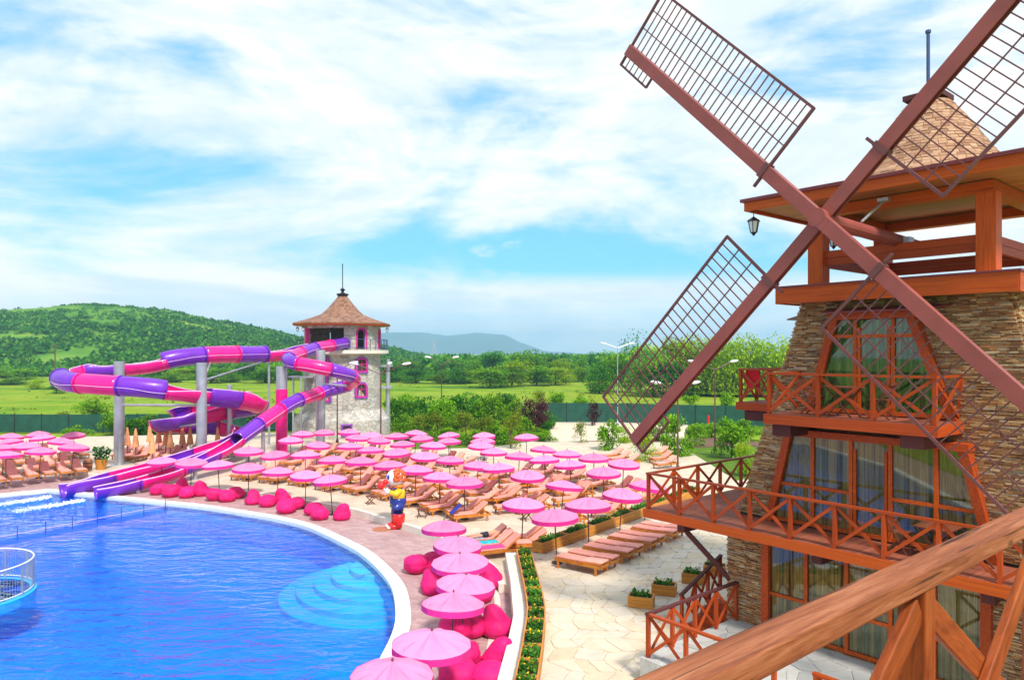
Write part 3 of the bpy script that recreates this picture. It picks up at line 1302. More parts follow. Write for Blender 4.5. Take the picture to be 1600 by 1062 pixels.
rnd = random.Random(11)
items = []
for face in ('front', 'right', 'left'):
    z = ZT + 0.02
    while z < ztop - 0.03:
        h = rnd.choice((0.022, 0.028, 0.034, 0.042, 0.052))
        zc = z + h / 2
        if 3.9 < zc < 4.1:
            z += h
            continue
        if face == 'front':
            a, b = t_left(zc), t_right(zc)
        else:
            a, b = s_back(zc), s_front(zc)
            if face == 'left':
                a = max(a, s_front(zc) - 2.0)
            if face == 'right' and zc < 6:
                z += h
                continue
        x = a
        while x < b - 0.03:
            ln = min(rnd.uniform(0.08, 0.22) if rnd.random() < 0.6 else rnd.uniform(0.2, 0.42), b - x)
            hl = ln / 2
            xc = x + hl
            x += ln + 0.006
            out = rnd.uniform(0.0, 0.06)
            if face == 'front':
                if xc > -3.6:
                    continue
                x0_, x1_ = xc - hl, xc + hl
                for w in WIN.values():
                    if w[4] - 0.03 < zc < w[5] + 0.06:
                        l_, r_ = wspan(w, zc)
                        l_, r_ = l_ + 0.06, r_ - 0.06
                        if x0_ < l_ < x1_:
                            x1_ = l_
                        elif x0_ < r_ < x1_:
                            x0_ = r_
                        elif l_ <= x0_ and x1_ <= r_:
                            x1_ = x0_
                if x1_ - x0_ < 0.025:
                    continue
                xc, ln = (x0_ + x1_) / 2, x1_ - x0_
                c = ST(s_front(zc) + out / 2 + 0.005, xc, zc)
                rt = frame(U, ZV)
            elif face == 'right':
                c = ST(xc, t_right(zc) + out / 2 + 0.005, zc)
                rt = frame(NV, ZV)
            else:
                c = ST(xc, t_left(zc) - out / 2 - 0.005, zc)
                rt = frame(NV, ZV)
            rt = rt @ Matrix.Rotation(rnd.uniform(-.02, .02), 3, 'Y')
            items.append(boxitem(c, (ln, 0.09 + out, h - 0.007), rt))
        z += h
pieces(items, 'stone', 'stone_facing', 'ledge_stone', wall)


def window(key, mull, dado=None, door=None, transom=None, fr=0.2, fd=0.22, cur='curtain'):
    w = WIN[key]
    z0, z1 = w[4], w[5]
    sf = lambda z: s_front(z0)          # glazing stands upright in the leaning wall
    base = MB().poly_extrude([ST(sf(z) + 0.02, t, z) for t, z in ((w[0], z0), (w[1], z0), (w[3], z1), (w[2], z1))], NV * 0.015)
    root = base.build('window', 'interior_dark', mill)

    def pt(t, z, o):
        return ST(sf(z) + o, t, z)

    # outer frame: two jambs, head
    (al, ar), (bl, br) = wspan(w, z0), wspan(w, z1)
    for (t0, t1, sgn) in ((al, bl, 1), (ar, br, -1)):
        m = MB()
        m.poly_extrude([pt(t0, z0 - 0.04, -0.26), pt(t0 + sgn * fr, z0 - 0.04, -0.26), pt(t1 + sgn * fr, z1, -0.26), pt(t1, z1, -0.26)], NV * (fd + 0.26))
        m.build('jamb', 'wood_red', root)
    m = MB()
    m.poly_extrude([pt(bl - 0.03, z1 + 0.002, -0.27), pt(br + 0.03, z1 + 0.002, -0.27), pt(br + 0.03, z1 + 0.17, -0.27), pt(bl - 0.03, z1 + 0.17, -0.27)], NV * (fd + 0.30))
    m.build('head', 'wood_red', root)
    fw = 0.09

    def strip(t0, za, t1, zb, wdt, nm='mullion'):
        m = MB()
        if abs(za - zb) < 1e-6:
            m.poly_extrude([pt(t0, za - wdt / 2, .07), pt(t1, za - wdt / 2, .07), pt(t1, za + wdt / 2, .07), pt(t0, za + wdt / 2, .07)], NV * 0.07)
        else:
            m.poly_extrude([pt(t0 - wdt / 2, za, .066), pt(t0 + wdt / 2, za, .066), pt(t1 + wdt / 2, zb, .066), pt(t1 - wdt / 2, zb, .066)], NV * 0.08)
        m.build(nm, 'wood_orange', root)
    for t in mull:
        strip(t, z0, t, z1, fw)
    li = lambda z: wspan(w, z)[0] + fr
    ri = lambda z: wspan(w, z)[1] - fr
    strip(li(z0), z0 + 0.05, ri(z0), z0 + 0.05, 0.1, 'sill')
    cuts = [None] + list(mull) + [None]
    for a, b in zip(cuts, cuts[1:]):
        isdoor = door is not None and a is not None and b is not None and abs((a + b) / 2 - door) < 0.1

        def A(z):
            return li(z) if a is None else a

        def B(z):
            return ri(z) if b is None else b
        zs = []
        if dado and not isdoor:
            zs.append(dado)
        if transom:
            zs.append(transom)
        for z in zs:
            strip(A(z), z, B(z), z, 0.085, 'transom')
        if isdoor:
            strip(A(z0) + 0.1, z0, A(z0) + 0.1, z1 - 0.2, 0.07, 'door_stile')
            strip(B(z0) - 0.1, z0, B(z0) - 0.1, z1 - 0.2, 0.07, 'door_stile')
        lv = [z0] + zs + [z1]
        for za, zb in zip(lv, lv[1:]):
            g = MB().add([pt(A(za), za, .1), pt(B(za), za, .1), pt(B(zb), zb, .1), pt(A(zb), zb, .1)], [(0, 1, 2, 3)])
            g.build('pane', 'window_glass', root)
        # a pleated curtain
        c = MB()
        nn = 30
        vs = []
        for i in range(nn + 1):
            k = i / nn
            for z in (z0 + 0.06, z1 - 0.02):
                t = A(z) + (B(z) - A(z)) * k
                o = 0.06 + 0.022 * math.sin(i * 1.9) + 0.006 * math.sin(i * 5.3)
                vs.append(pt(t, z, o))
        c.add(vs, [(2 * i, 2 * i + 2, 2 * i + 3, 2 * i + 1) for i in range(nn)])
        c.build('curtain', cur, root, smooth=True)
    return root


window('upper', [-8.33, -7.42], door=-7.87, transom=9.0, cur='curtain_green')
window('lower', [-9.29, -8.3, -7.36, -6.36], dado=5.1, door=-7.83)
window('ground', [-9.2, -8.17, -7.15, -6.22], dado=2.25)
# small red awning over the upper window
aw = MB().poly_extrude([ST(s_front(9.6) + 0.0, -9.25, 9.72), ST(s_front(9.6), -6.2, 9.72), ST(s_front(9.6) + 0.75, -6.45, 9.58), ST(s_front(9.6) + 0.75, -9.0, 9.58)], ZV * 0.03)
aw.build('awning', 'red_flashing', mill)
aw = MB().poly_extrude([ST(-19.3, -10.0, 9.72), ST(-22, -10.0, 9.72), ST(-22, -10.8, 9.52), ST(-19.3, -10.8, 9.52)], ZV * 0.03)
aw.build('awning', 'red_flashing', mill)


def deck(root, s0, s1, t0, t1, z, along='s', pw=0.14, mat='wood_deck'):
    """planks on a rectangular deck"""
    if along == 's':
        n = max(1, int((t1 - t0) / pw))
        for i in range(n):
            t = t0 + (i + 0.5) * (t1 - t0) / n
            bar('plank', mat, root, ST(s0, t, z - 0.018), ST(s1, t, z - 0.018), (t1 - t0) / n - 0.012, 0.036)
    else:
        n = max(1, int((s1 - s0) / pw))
        for i in range(n):
            s = s0 + (i + 0.5) * (s1 - s0) / n
            bar('plank', mat, root, ST(s, t0, z - 0.018), ST(s, t1, z - 0.018), (s1 - s0) / n - 0.012, 0.036)


# lower balcony: wraps the front and the left side
ZB1, ZB2 = 4.03, 7.03
b1 = MB().box(ST(-17.3, -7.7, ZB1 - 0.2), (11.0, 1.2, 0.12), frame(U)).build('balcony', 'wood_dark', mill)
deck(b1, -18.3, -16.45, -13.62, -1.6, ZB1, 's')
deck(b1, -22.6, -18.31, -13.62, -11.2, ZB1, 's')
bar('fascia', 'wood_orange', b1, ST(-16.42, -13.68, ZB1 - 0.13), ST(-16.42, -1.6, ZB1 - 0.13), 0.05, 0.24)
bar('fascia', 'wood_orange', b1, ST(-16.45, -13.65, ZB1 - 0.13), ST(-22.6, -13.65, ZB1 - 0.13), 0.05, 0.24)
balustrade(b1, ST(-16.5, -13.56, ZB1), ST(-16.5, -2.5, ZB1), 10, z_drop=0.1)
balustrade(b1, ST(-16.5, -13.56, ZB1), ST(-22.5, -13.56, ZB1), 5, ends=(False, True))
for t in (-12.6, -8.6, -5.0):
    bar('joist', 'wood_dark', b1, ST(-18.2, t, ZB1 - 0.40), ST(-16.75, t, ZB1 - 0.40), 0.24, 0.28)
for t in (-12.55,):
    bar('strut', 'wood_dark', b1, ST(-16.95, t, ZB1 - 0.55), ST(-17.45, -11.45, ZB1 - 1.75), 0.12, 0.12)
# upper balcony
b2 = MB().box(ST(-17.5, -7.9, ZB2 - 0.2), (3.6, 1.2, 0.12), frame(U)).build('balcony', 'wood_dark', mill)
deck(b2, -18.45, -16.75, -9.95, -5.93, ZB2, 's')
bar('fascia', 'wood_red', b2, ST(-16.72, -9.98, ZB2 - 0.13), ST(-16.72, -5.9, ZB2 - 0.13), 0.05, 0.24)
bar('fascia', 'wood_red', b2, ST(-16.75, -9.96, ZB2 - 0.13), ST(-18.4, -9.96, ZB2 - 0.13), 0.04, 0.24)
bar('fascia', 'wood_red', b2, ST(-16.75, -5.92, ZB2 - 0.13), ST(-18.4, -5.92, ZB2 - 0.13), 0.04, 0.24)
balustrade(b2, ST(-16.8, -9.88, ZB2), ST(-16.8, -6.0, ZB2), 3, z_drop=0.1)
balustrade(b2, ST(-16.8, -9.88, ZB2), ST(-18.3, -9.88, ZB2), 1, ends=(False, True))
balustrade(b2, ST(-16.8, -6.0, ZB2), ST(-18.3, -6.0, ZB2), 1, ends=(False, True))
for t in (-9.6, -6.5):
    bar('joist', 'wood_dark', b2, ST(-18.4, t, ZB2 - 0.42), ST(-16.9, t, ZB2 - 0.42), 0.5, 0.28)
# balcony on the far left side
b3 = MB().box(ST(-21.5, -12.0, ZB2 - 0.2), (1.4, 2.4, 0.12), frame(U)).build('balcony', 'wood_dark', mill)
deck(b3, -23.0, -20.1, -12.9, -10.9, ZB2, 't')
bar('fascia', 'wood_red', b3, ST(-20.07, -12.95, ZB2 - 0.13), ST(-20.07, -10.9, ZB2 - 0.13), 0.05, 0.24)
bar('fascia', 'wood_red', b3, ST(-20.1, -12.93, ZB2 - 0.13), ST(-23.0, -12.93, ZB2 - 0.13), 0.05, 0.24)
bar('joist', 'wood_dark', b3, ST(-20.3, -10.8, ZB2 - 0.42), ST(-20.3, -12.7, ZB2 - 0.42), 0.3, 0.3)
balustrade(b3, ST(-20.16, -12.84, ZB2), ST(-20.16, -10.9, ZB2), 2)
balustrade(b3, ST(-20.16, -12.84, ZB2), ST(-22.9, -12.84, ZB2), 3, ends=(False, True))

# gallery slab with orange fascia
HB = 2.76
slab = MB().box(ST(SC, TC, 10.10), (2 * HB - 0.1, 2 * HB - 0.1, 0.36), frame(U)).build('gallery_floor', 'wood_soffit', mill)
for a in range(4):
    q = Matrix.Rotation(R(90) * a, 3, 'Z')
    nvec, uvec = q @ NV, q @ U
    c0 = ST(SC, TC, 0)
    bar('fascia', 'wood_orange', slab, c0 + nvec * HB - uvec * HB + ZV * 10.10, c0 + nvec * HB + uvec * (HB - 0.001) + ZV * 10.10, 0.06, 0.42)
    bar('flashing', 'red_flashing', slab, c0 + nvec * (HB - 0.02) - uvec * (HB + 0.05) + ZV * 10.335, c0 + nvec * (HB - 0.02) + uvec * (HB + 0.01) + ZV * 10.335, 0.16, 0.045)
# gallery: four posts, ring beams, guard boards
HP = 1.98
for a in range(4):
    q = Matrix.Rotation(R(90) * a, 3, 'Z')
    nvec, uvec = q @ NV, q @ U
    c0 = ST(SC, TC, 0)
    bar('gallery_post', 'wood_orange', mill, c0 + nvec * HP - uvec * HP + ZV * 10.29, c0 + nvec * HP - uvec * HP + ZV * 12.2, 0.40, 0.40, up=U)
    bar('ring_beam', 'wood_orange', mill, c0 + nvec * HP - uvec * (HP + 0.15) + ZV * (12.32 + 0.002 * a), c0 + nvec * HP + uvec * (HP + 0.15) + ZV * (12.32 + 0.002 * a), 0.3, 0.26)
    for zz in (10.98, 11.18):
        bar('guard_board', 'wood_red', mill, c0 + nvec * HP - uvec * (HP - 0.2) + ZV * zz, c0 + nvec * HP + uvec * (HP - 0.2) + ZV * zz, 0.09, 0.19)
# roof
HR = 3.33
c0 = ST(SC, TC, 0)
sq = [(-HR, -HR), (HR, -HR), (HR, HR), (-HR, HR)]
rv = [c0 + NV * a + U * b + ZV * 12.62 for a, b in sq]
roof = MB()
nseg = 48
prof = [(2.15, 13.02), (1.85, 13.22), (1.62, 13.5), (1.38, 13.85), (1.10, 14.3), (0.80, 14.75), (0.52, 15.12)]
# lower skirt from the square eaves to the round cone
vs = []
for k in range(nseg):
    a = 2 * math.pi * k / nseg
    d = NV * math.cos(a) + U * math.sin(a)
    m = HR / max(abs(math.cos(a)), abs(math.sin(a)))
    vs.append(c0 + d * m + ZV * 12.66)
for r, z in prof:
    for k in range(nseg):
        a = 2 * math.pi * k / nseg
        vs.append(c0 + (NV * math.cos(a) + U * math.sin(a)) * r + ZV * z)
fs = []
for i in range(len(prof)):
    for k in range(nseg):
        k2 = (k + 1) % nseg
        fs.append((i * nseg + k, i * nseg + k2, (i + 1) * nseg + k2, (i + 1) * nseg + k))
rf = roof.add(vs, fs).build('roof', 'shingle', mill)
# soffit boards and fascia
for i in range(30):
    s = -HR + 0.06 + (i + 0.5) * (2 * HR - 0.12) / 30
    bar('soffit_board', 'wood_soffit', rf, c0 + NV * s - U * (HR - 0.06) + ZV * 12.5, c0 + NV * s + U * (HR - 0.06) + ZV * 12.5, (2 * HR - 0.12) / 30 - 0.008, 0.03)
for a in range(4):
    q = Matrix.Rotation(R(90) * a, 3, 'Z')
    nvec, uvec = q @ NV, q @ U
    bar('fascia', 'wood_orange', rf, c0 + nvec * HR - uvec * (HR + 0.03) + ZV * 12.52, c0 + nvec * HR + uvec * (HR - 0.031) + ZV * 12.52, 0.06, 0.24)
    bar('flashing', 'red_flashing', rf, c0 + nvec * (HR + 0.04) - uvec * (HR + 0.11) + ZV * 12.68, c0 + nvec * (HR + 0.04) + uvec * (HR - 0.03) + ZV * 12.68, 0.14, 0.08)
# shingles on the cone
sh = []
rnd = random.Random(5)
for i in range(24):
    k = i / 24
    z = 13.0 + k * (15.1 - 13.0)
    r = lerp_tab([(p[1], p[0]) for p in prof], z)
    r2 = lerp_tab([(p[1], p[0]) for p in prof], z + 0.12)
    nn = max(10, int(2 * math.pi * r / 0.19))
    off = rnd.random()
    for j in range(nn):
        a = 2 * math.pi * (j + off) / nn
        d = NV * math.cos(a) + U * math.sin(a)
        if d.dot(Vector((0.5, 0.87, 0))) > 0.45:
            continue
        tn = -NV * math.sin(a) + U * math.cos(a)
        w = 2 * math.pi * r / nn * 0.93 / 2
        p0 = c0 + d * (r + 0.035) + ZV * (z + rnd.uniform(-.012, .012))
        p1 = c0 + d * (r2 + 0.008) + ZV * (z + 0.13)
        th = d * -0.02
        vs = [p0 - tn * w, p0 + tn * w, p1 + tn * w, p1 - tn * w]
        b_ = MB().poly_extrude(vs, th)
        sh.append((b_.v, b_.f))
pieces(sh, 'shingle', 'shingles', 'shingle', rf)
MB().lathe([(0.5, 15.08), (0.42, 15.2), (0.42, 15.24)], 4, c0, phase=R(50)).build('roof_collar', 'red_flashing', rf)
MB().box(c0 + ZV * 15.30, (0.92, 0.92, 0.13), frame(U)).build('cap', 'wood_dark', rf)
MB().tube([c0 + ZV * 15.36, c0 + ZV * 17.05], 0.045).lathe([(0.0, 17.0), (0.07, 17.03), (0.07, 17.1), (0, 17.13)], 10, c0).build('finial', 'blue_rail', rf)

# ------------------------------------------------------------------ sails
SH = -15.0
TH, ZH = -7.66, 11.5
hubc = ST(SH, TH, ZH)
shaft = MB().tube([hubc + NV * 0.1, ST(-20.2, -7.53, 11.32)], 0.16, 14).build('shaft', 'sail_paint', mill, smooth=False)
MB().tube([ST(-16.9, -7.6, 11.62), ST(-18.0, -7.56, 12.25)], 0.03).box(ST(-18.0, -7.56, 12.28), (0.25, 0.15, 0.08), frame(U)).build('stay', 'steel', shaft)
MB().box(ST(-18.9, -7.55, 11.36), (0.55, 0.30, 0.16), frame(U)).box(ST(-18.9, -7.55, 11.18), (0.2, 0.2, 0.3), frame(U)).build('bearing', 'steel', shaft)
LA = 7.55
for k, (dt, dzv) in enumerate(((-1, 1), (-1, -1), (1, 1), (1, -1))):
    ar = (U * dt + ZV * dzv).normalized()
    # the lattice lies clockwise of the arm as the front shows it
    pb = (U * dzv - ZV * dt).normalized()
    off = NV * (0.0 if k in (0, 3) else -0.202)
    o0 = hubc + off
    pa_, pe_ = o0 - ar * (0.3 if k in (0, 1) else -0.301), o0 + ar * LA
    if k in (0, 3):
        m = MB().bar(pa_, pe_, 0.20, 0.30, up=pb)
    else:
        # channel section, open towards the lower right
        sg = -1 if k == 1 else 1
        m = MB().bar(pa_ + NV * 0.085, pe_ + NV * 0.085, 0.03, 0.30, up=pb)
        m.bar(pa_ - NV * 0.085, pe_ - NV * 0.085, 0.03, 0.30, up=pb)
        m.bar(pa_ - pb * sg * 0.135, pe_ - pb * sg * 0.135, 0.139, 0.029, up=pb)
    sail = m.build('sail', 'sail_paint', mill, bevel=0.006)
    W0, W1 = 0.165, 1.62
    A0, A1 = 1.75, LA - 0.03
    bk = NV * 0.02

    def sp(a, b):
        return o0 + ar * a + pb * b + bk
    bar('frame_bar', 'sail_bar_paint', sail, sp(A0, W1), sp(A1 + 0.03, W1), 0.05, 0.06, up=pb)
    bar('frame_bar', 'sail_bar_paint', sail, sp(A0, -0.42), sp(A0, W1 + 0.02), 0.055, 0.065, up=ar)
    bar('frame_bar', 'sail_bar_paint', sail, sp(A1, -0.42), sp(A1, W1 - 0.031), 0.055, 0.06, up=ar)
    for b_ in (0.66, 1.14):
        bar('frame_bar', 'sail_bar_paint', sail, sp(A0, b_), sp(A1, b_), 0.022, 0.026, up=pb)
    nb = 27
    for i in range(1, nb):
        a_ = A0 + (A1 - A0) * i / nb
        bar('crossbar', 'sail_bar_paint', sail, sp(a_, W0) - bk * 0.6, sp(a_, W1) - bk * 0.6, 0.022, 0.026, up=ar)
    # narrow leading lattice at the tip
    bar('frame_bar', 'sail_bar_paint', sail, sp(A1 - 1.25, -0.42), sp(A1 + 0.03, -0.42), 0.05, 0.05, up=pb)
    bar('frame_bar', 'sail_bar_paint', sail, sp(A1 - 1.25, -0.16), sp(A1 - 1.25, -0.42), 0.05, 0.05, up=ar)
    for i in range(1, 6):
        a_ = A1 - 1.25 * i / 6
        bar('crossbar', 'sail_bar_paint', sail, sp(a_, -W0), sp(a_, -0.40), 0.022, 0.022, up=ar)
    # clamp collar at the inner end
    bar('collar', 'sail_bar_paint', sail, o0 + ar * (A0 - 0.04), o0 + ar * (A0 + 0.09), 0.25, 0.35, up=pb)
MB().tube([hubc + NV * 0.102, hubc - NV * 0.5], 0.2, 16).build('hub', 'sail_paint', mill)


def lantern(p, label, hang=0.25):
    l = thing('lantern', label, 'lantern', p, 0, 'hanging lanterns')
    MB().lathe([(0.02, 0.0), (0.17, -0.10), (0.18, -0.13), (0.06, -0.06)], 6, p).tube([Vector(p) + ZV * hang, p], 0.012).build('cap', 'dark_metal', l)
    MB().lathe([(0.14, -0.13), (0.08, -0.42)], 6, p).build('glass', 'lamp_glass', l)
    m = MB().lathe([(0.09, -0.42), (0.05, -0.47), (0.01, -0.52)], 6, p)
    for k in range(6):
        a = 2 * math.pi * k / 6
        d = Vector((math.cos(a), math.sin(a), 0))
        m.tube([Vector(p) + d * 0.145 + ZV * -0.12, Vector(p) + d * 0.085 + ZV * -0.43], 0.012, 5)
    m.build('frame', 'dark_metal', l)
    return l


lantern(ST(-17.45, -10.72, 12.26), 'black lantern hanging at left corner of the windmill roof', 0.13)
lantern(ST(-21.6, -10.55, 12.26), 'black lantern under the far side of the windmill roof', 0.13)

# ------------------------------------------------------------------ porch, steps and railings at the foot of the mill
por = MB().prism([ST(-13.5, -11.35, 0), ST(-13.5, -1, 0), ST(-17.45, -1, 0), ST(-17.45, -11.35, 0)], ZT - 0.3, ZP - 0.02).build('porch', 'flag_joint_grey')
por['kind'] = 'structure'
pp = [ST(-13.52, -11.33, 0), ST(-13.52, -1, 0), ST(-17.43, -1, 0), ST(-17.43, -11.33, 0)]
flagstones([(v.x, v.y) for v in pp], ZP, 'flagstone_grey', por, 0.55, [(v.x, v.y) for v in pp])
rl = thing('porch_railing', 'dark red wooden railing with crossed braces around the stone porch', 'railing', ST(-13.6, -11.2, ZP))
balustrade(rl, ST(-13.62, -11.2, ZP), ST(-17.35, -11.2, ZP), 4, mat='wood_red', railmat='wood_dark')
balustrade(rl, ST(-13.62, -11.2, ZP), ST(-13.62, -7.9, ZP), 3, mat='wood_red', ends=(False, True))
balustrade(rl, ST(-13.62, -7.0, ZP), ST(-13.62, -2.6, ZP), 4, mat='wood_red')
st = thing('side_stairs', 'wooden side stairs with sloping railing left of the windmill wall', 'stairs', ST(-17.0, -12.0, ZT))
for i in range(4):
    bar('step', 'wood_red', st, ST(-18.3 + i * 0.32, -12.7, ZP - 0.02 - i * 0.16), ST(-18.3 + i * 0.32, -11.6, ZP - 0.02 - i * 0.16), 0.30, 0.05)
    bar('riser', 'wood_red', st, ST(-18.16 + i * 0.32, -12.7, ZP - 0.10 - i * 0.16), ST(-18.16 + i * 0.32, -11.6, ZP - 0.10 - i * 0.16), 0.03, 0.12)
pa, pb_ = ST(-18.9, -12.75, ZP + 0.1), ST(-17.0, -12.75, ZT)
balustrade(st, pa, pb_, 3, h=1.0, railmat='wood_dark')

# ------------------------------------------------------------------ folding chairs and tables on the balconies


def chair(p, face, label, group):
    """slatted folding chair; face = direction the sitter looks"""
    rz = math.atan2(face.y, face.x)
    c = thing('folding_chair', label, 'chair', p, rz, group)
    M = WM[c.name]

    def w(x, y, z):
        return M @ Vector((x, y, z))
    for s in (-1, 1):
        bar('leg', 'wood_furniture', c, w(0.24, s * 0.2, 0), w(-0.28, s * 0.2, 0.88), 0.025, 0.04)
        bar('leg', 'wood_furniture', c, w(-0.24, s * 0.17, 0), w(0.22, s * 0.17, 0.46), 0.025, 0.04)
    for i in range(5):
        bar('seat_slat', 'wood_furniture', c, w(-0.14 + i * 0.09, -0.2, 0.46), w(-0.14 + i * 0.09, 0.2, 0.46), 0.07, 0.02)
    for i in range(4):
        z = 0.58 + i * 0.085
        x = 0.24 - z * (0.52 / 0.88)
        bar('back_slat', 'wood_furniture', c, w(x, -0.2, z), w(x, 0.2, z), 0.018, 0.06)
    return c


def table(p, face, label, group):
    rz = math.atan2(face.y, face.x)
    c = thing('folding_table', label, 'table', p, rz, group)
    M = WM[c.name]

    def w(x, y, z):
        return M @ Vector((x, y, z))
    for i in range(7):
        bar('top_slat', 'wood_furniture', c, w(-0.33 + i * 0.11, -0.34, 0.72), w(-0.33 + i * 0.11, 0.34, 0.72), 0.1, 0.025)
    for s in (-1, 1):
        bar('leg', 'wood_furniture', c, w(-0.3, s * 0.28, 0), w(0.3, s * 0.28, 0.70), 0.025, 0.045)
        bar('leg', 'wood_furniture', c, w(0.3, s * 0.25, 0), w(-0.3, s * 0.25, 0.70), 0.025, 0.045)
    return c


chair(ST(-17.35, -6.95, ZB1), U, 'folding chair left of the table on the lower windmill balcony', 'balcony chairs')
table(ST(-17.35, -6.15, ZB1), U, 'small folding table between chairs on the lower windmill balcony', 'balcony tables')
chair(ST(-17.35, -5.35, ZB1), -U, 'folding chair right of the table on the lower windmill balcony', 'balcony chairs')
chair(ST(-17.4, -9.05, ZB2), U, 'folding chair left of the table on the upper windmill balcony', 'balcony chairs')
table(ST(-17.4, -8.25, ZB2), U, 'small folding table between chairs on the upper windmill balcony', 'balcony tables')
chair(ST(-17.4, -7.35, ZB2), -U, 'folding chair right of the table on the upper windmill balcony', 'balcony chairs')

# ------------------------------------------------------------------ the near balcony's railing
V = Vector((0.768, 0.64, 0))
wood('wood_worn', (0.13, 0.034, 0.013), (0.27, 0.082, 0.031), (0.42, 0.165, 0.075), rough=0.62, gs=(0.55, 11.0, 11.0), scale=3.6, knots=True)
_t = MATS['wood_worn'].node_tree
_b = _t.nodes['Principled BSDF']
# drying cracks: thin dark lines along the grain
_c = noise_n(_t, coords(_t, 'Object', (0.35, 16.0, 16.0)), 2.2, 3, 0.5, 0.3)
_m = nd(_t, 'ShaderNodeMapRange')
_t.links.new(_c, _m.inputs[0])
for _i, _v in ((1, 0.615), (2, 0.64), (3, 1.0), (4, 0.25)):
    _m.inputs[_i].default_value = _v
_s = nd(_t, 'ShaderNodeVectorMath', operation='SCALE')
_t.links.new(_b.inputs['Base Color'].links[0].from_socket, _s.inputs[0])
_t.links.new(_m.outputs[0], _s.inputs['Scale'])
_t.links.new(_s.outputs[0], _b.inputs['Base Color'])
wood('wood_near', (0.15, 0.028, 0.007), (0.31, 0.066, 0.013), (0.42, 0.105, 0.022), rough=0.5, gs=(0.9, 7.0, 7.0), knots=True, scale=3.0)
DR = 0.72
ZF = HC - 1.77
nb_ = thing('balcony_balustrade', 'thick worn wooden balcony handrail with posts and crossed boards, nearest the viewer', 'railing', V * 2.0 - U * 0.99 + ZV * ZF)


def near(a, u, drop):
    return V * a + U * u + ZV * (HC - drop)


hr = MB().bar(Vector((0, 0, 0)), Vector((1, 0, 0)), 1, 1)
a0, a1 = -1.2, 6.0


def near_box(name, mat, pa, pb, w, h, up=(0, 0, 1), bevel=0.006):
    """a bevelled bar whose own X axis runs along it, so the grain follows"""
    L_ = (pb - pa).length
    o = MB().box((0, 0, 0), (L_, w, h)).build(name, mat, None, bevel=bevel)
    M = Matrix.Translation((pa + pb) / 2) @ frame(pb - pa, up).to_4x4()
    o.parent = nb_
    o.matrix_basis = WM[nb_.name].inverted() @ M
    WM[o.name] = M
    return o


near_box('handrail', 'wood_worn', near(a0, -0.99, DR + 0.032), near(a1, -0.99, DR + 0.032), 0.108, 0.068, bevel=0.006)
bay = 1.36
for i in (-2, -1, 0, 1, 2):
    a = 2.61 + i * bay
    near_box('post', 'wood_near', near(a, -0.99, 1.77), near(a, -0.99, DR + 0.064), 0.09, 0.09, up=V)
for i in (-2, -1, 0, 1):
    a = 2.61 + i * bay
    near_box('brace', 'wood_near', near(a + 0.05, -1.005, DR + 0.13), near(a + bay - 0.05, -1.005, 1.70), 0.028, 0.10)
    near_box('brace', 'wood_near', near(a + 0.05, -0.972, 1.70), near(a + bay - 0.05, -0.972, DR + 0.13), 0.034, 0.10)
fl = thing('balcony_deck', 'wooden plank deck of the balcony below the near handrail', 'deck', V * 2 + ZV * (ZF - 0.05))
for i in range(12):
    u_ = -1.05 + i * 0.15
    bar('plank', 'wood_deck', fl, V * -1.5 + U * u_ + ZV * (ZF - 0.02), V * 6 + U * u_ + ZV * (ZF - 0.02), 0.14, 0.036)

for i in (0, 1):
    a = 2.61 + i * bay
    for f_ in (0.52, 0.82):
        c_ = near(a + 0.05, -1.005, DR + 0.13).lerp(near(a + bay - 0.05, -1.005, 1.70), f_) + U * -0.016
        MB().lathe([(0.0, 0.003), (0.011, 0.002), (0.013, -0.006)], 10, c_, rot=frame(-U) @ Matrix.Rotation(R(90), 3, 'Y')).build('screw', 'steel', nb_)

# ------------------------------------------------------------------ slide tower
TX = Vector((-17.25, 73.0, 0))
tower = thing('slide_tower', 'round pale stone slide tower with brown shingled roof and purple window frames', 'tower', TX)
cd = math.atan2(-TX.y, -TX.x)       # direction from the tower to the viewer


def on_tower(ang, r, z):
    """ang in degrees, 0 = facing the viewer, positive = to the right"""
    a = cd + R(ang)
    return TX + Vector((math.cos(a) * r, math.sin(a) * r, z))


MB().lathe([(4.85, 0.0), (4.80, 1.95), (3.98, 2.85), (3.88, 2.9), (3.82, 8.45)], 48, TX).build('wall', 'tower_stone', tower, smooth=False)
MB().lathe([(3.75, 8.30), (4.62, 8.47), (4.62, 8.80), (3.0, 8.82)], 48, TX).build('gallery_floor', 'wall_coping', tower)
# gallery wall with openings (a grid of cells with the openings left out)
g = MB()
NA, NZ = 180, 26
z0, z1 = 8.82, 11.35
rr = 3.62
OPEN = [(-68, 2, 8.82, 11.0, False), (21, 37, 8.95, 10.95, True), (68, 84, 8.95, 10.95, True), (-172, -158, 9.2, 10.9, True), (172, 186, 9.2, 10.9, True), (-112, -96, 8.95, 10.95, True)]


def opened(deg, z):
    for a, b, za, zb, arch in OPEN:
        for d in (deg, deg - 360):
            if a < d < b and za <= z < zb:
                if not arch:
                    return True
                hw = (b - a) / 2
                k = abs(d - (a + b) / 2) / hw
                if z < zb - 0.55 + 0.55 * math.sqrt(max(0, 1 - k * k)):
                    return True
    return False


for i in range(NA):
    for j in range(NZ):
        d0, d1 = i * 360 / NA, (i + 1) * 360 / NA
        za, zb = z0 + (z1 - z0) * j / NZ, z0 + (z1 - z0) * (j + 1) / NZ
        if opened((d0 + d1) / 2, (za + zb) / 2):
            continue
        g.add([on_tower(d0, rr, za), on_tower(d1, rr, za), on_tower(d1, rr, zb), on_tower(d0, rr, zb)], [(0, 1, 2, 3)])
gw = g.build('gallery_wall', 'tower_stone', tower, solid=0.3)


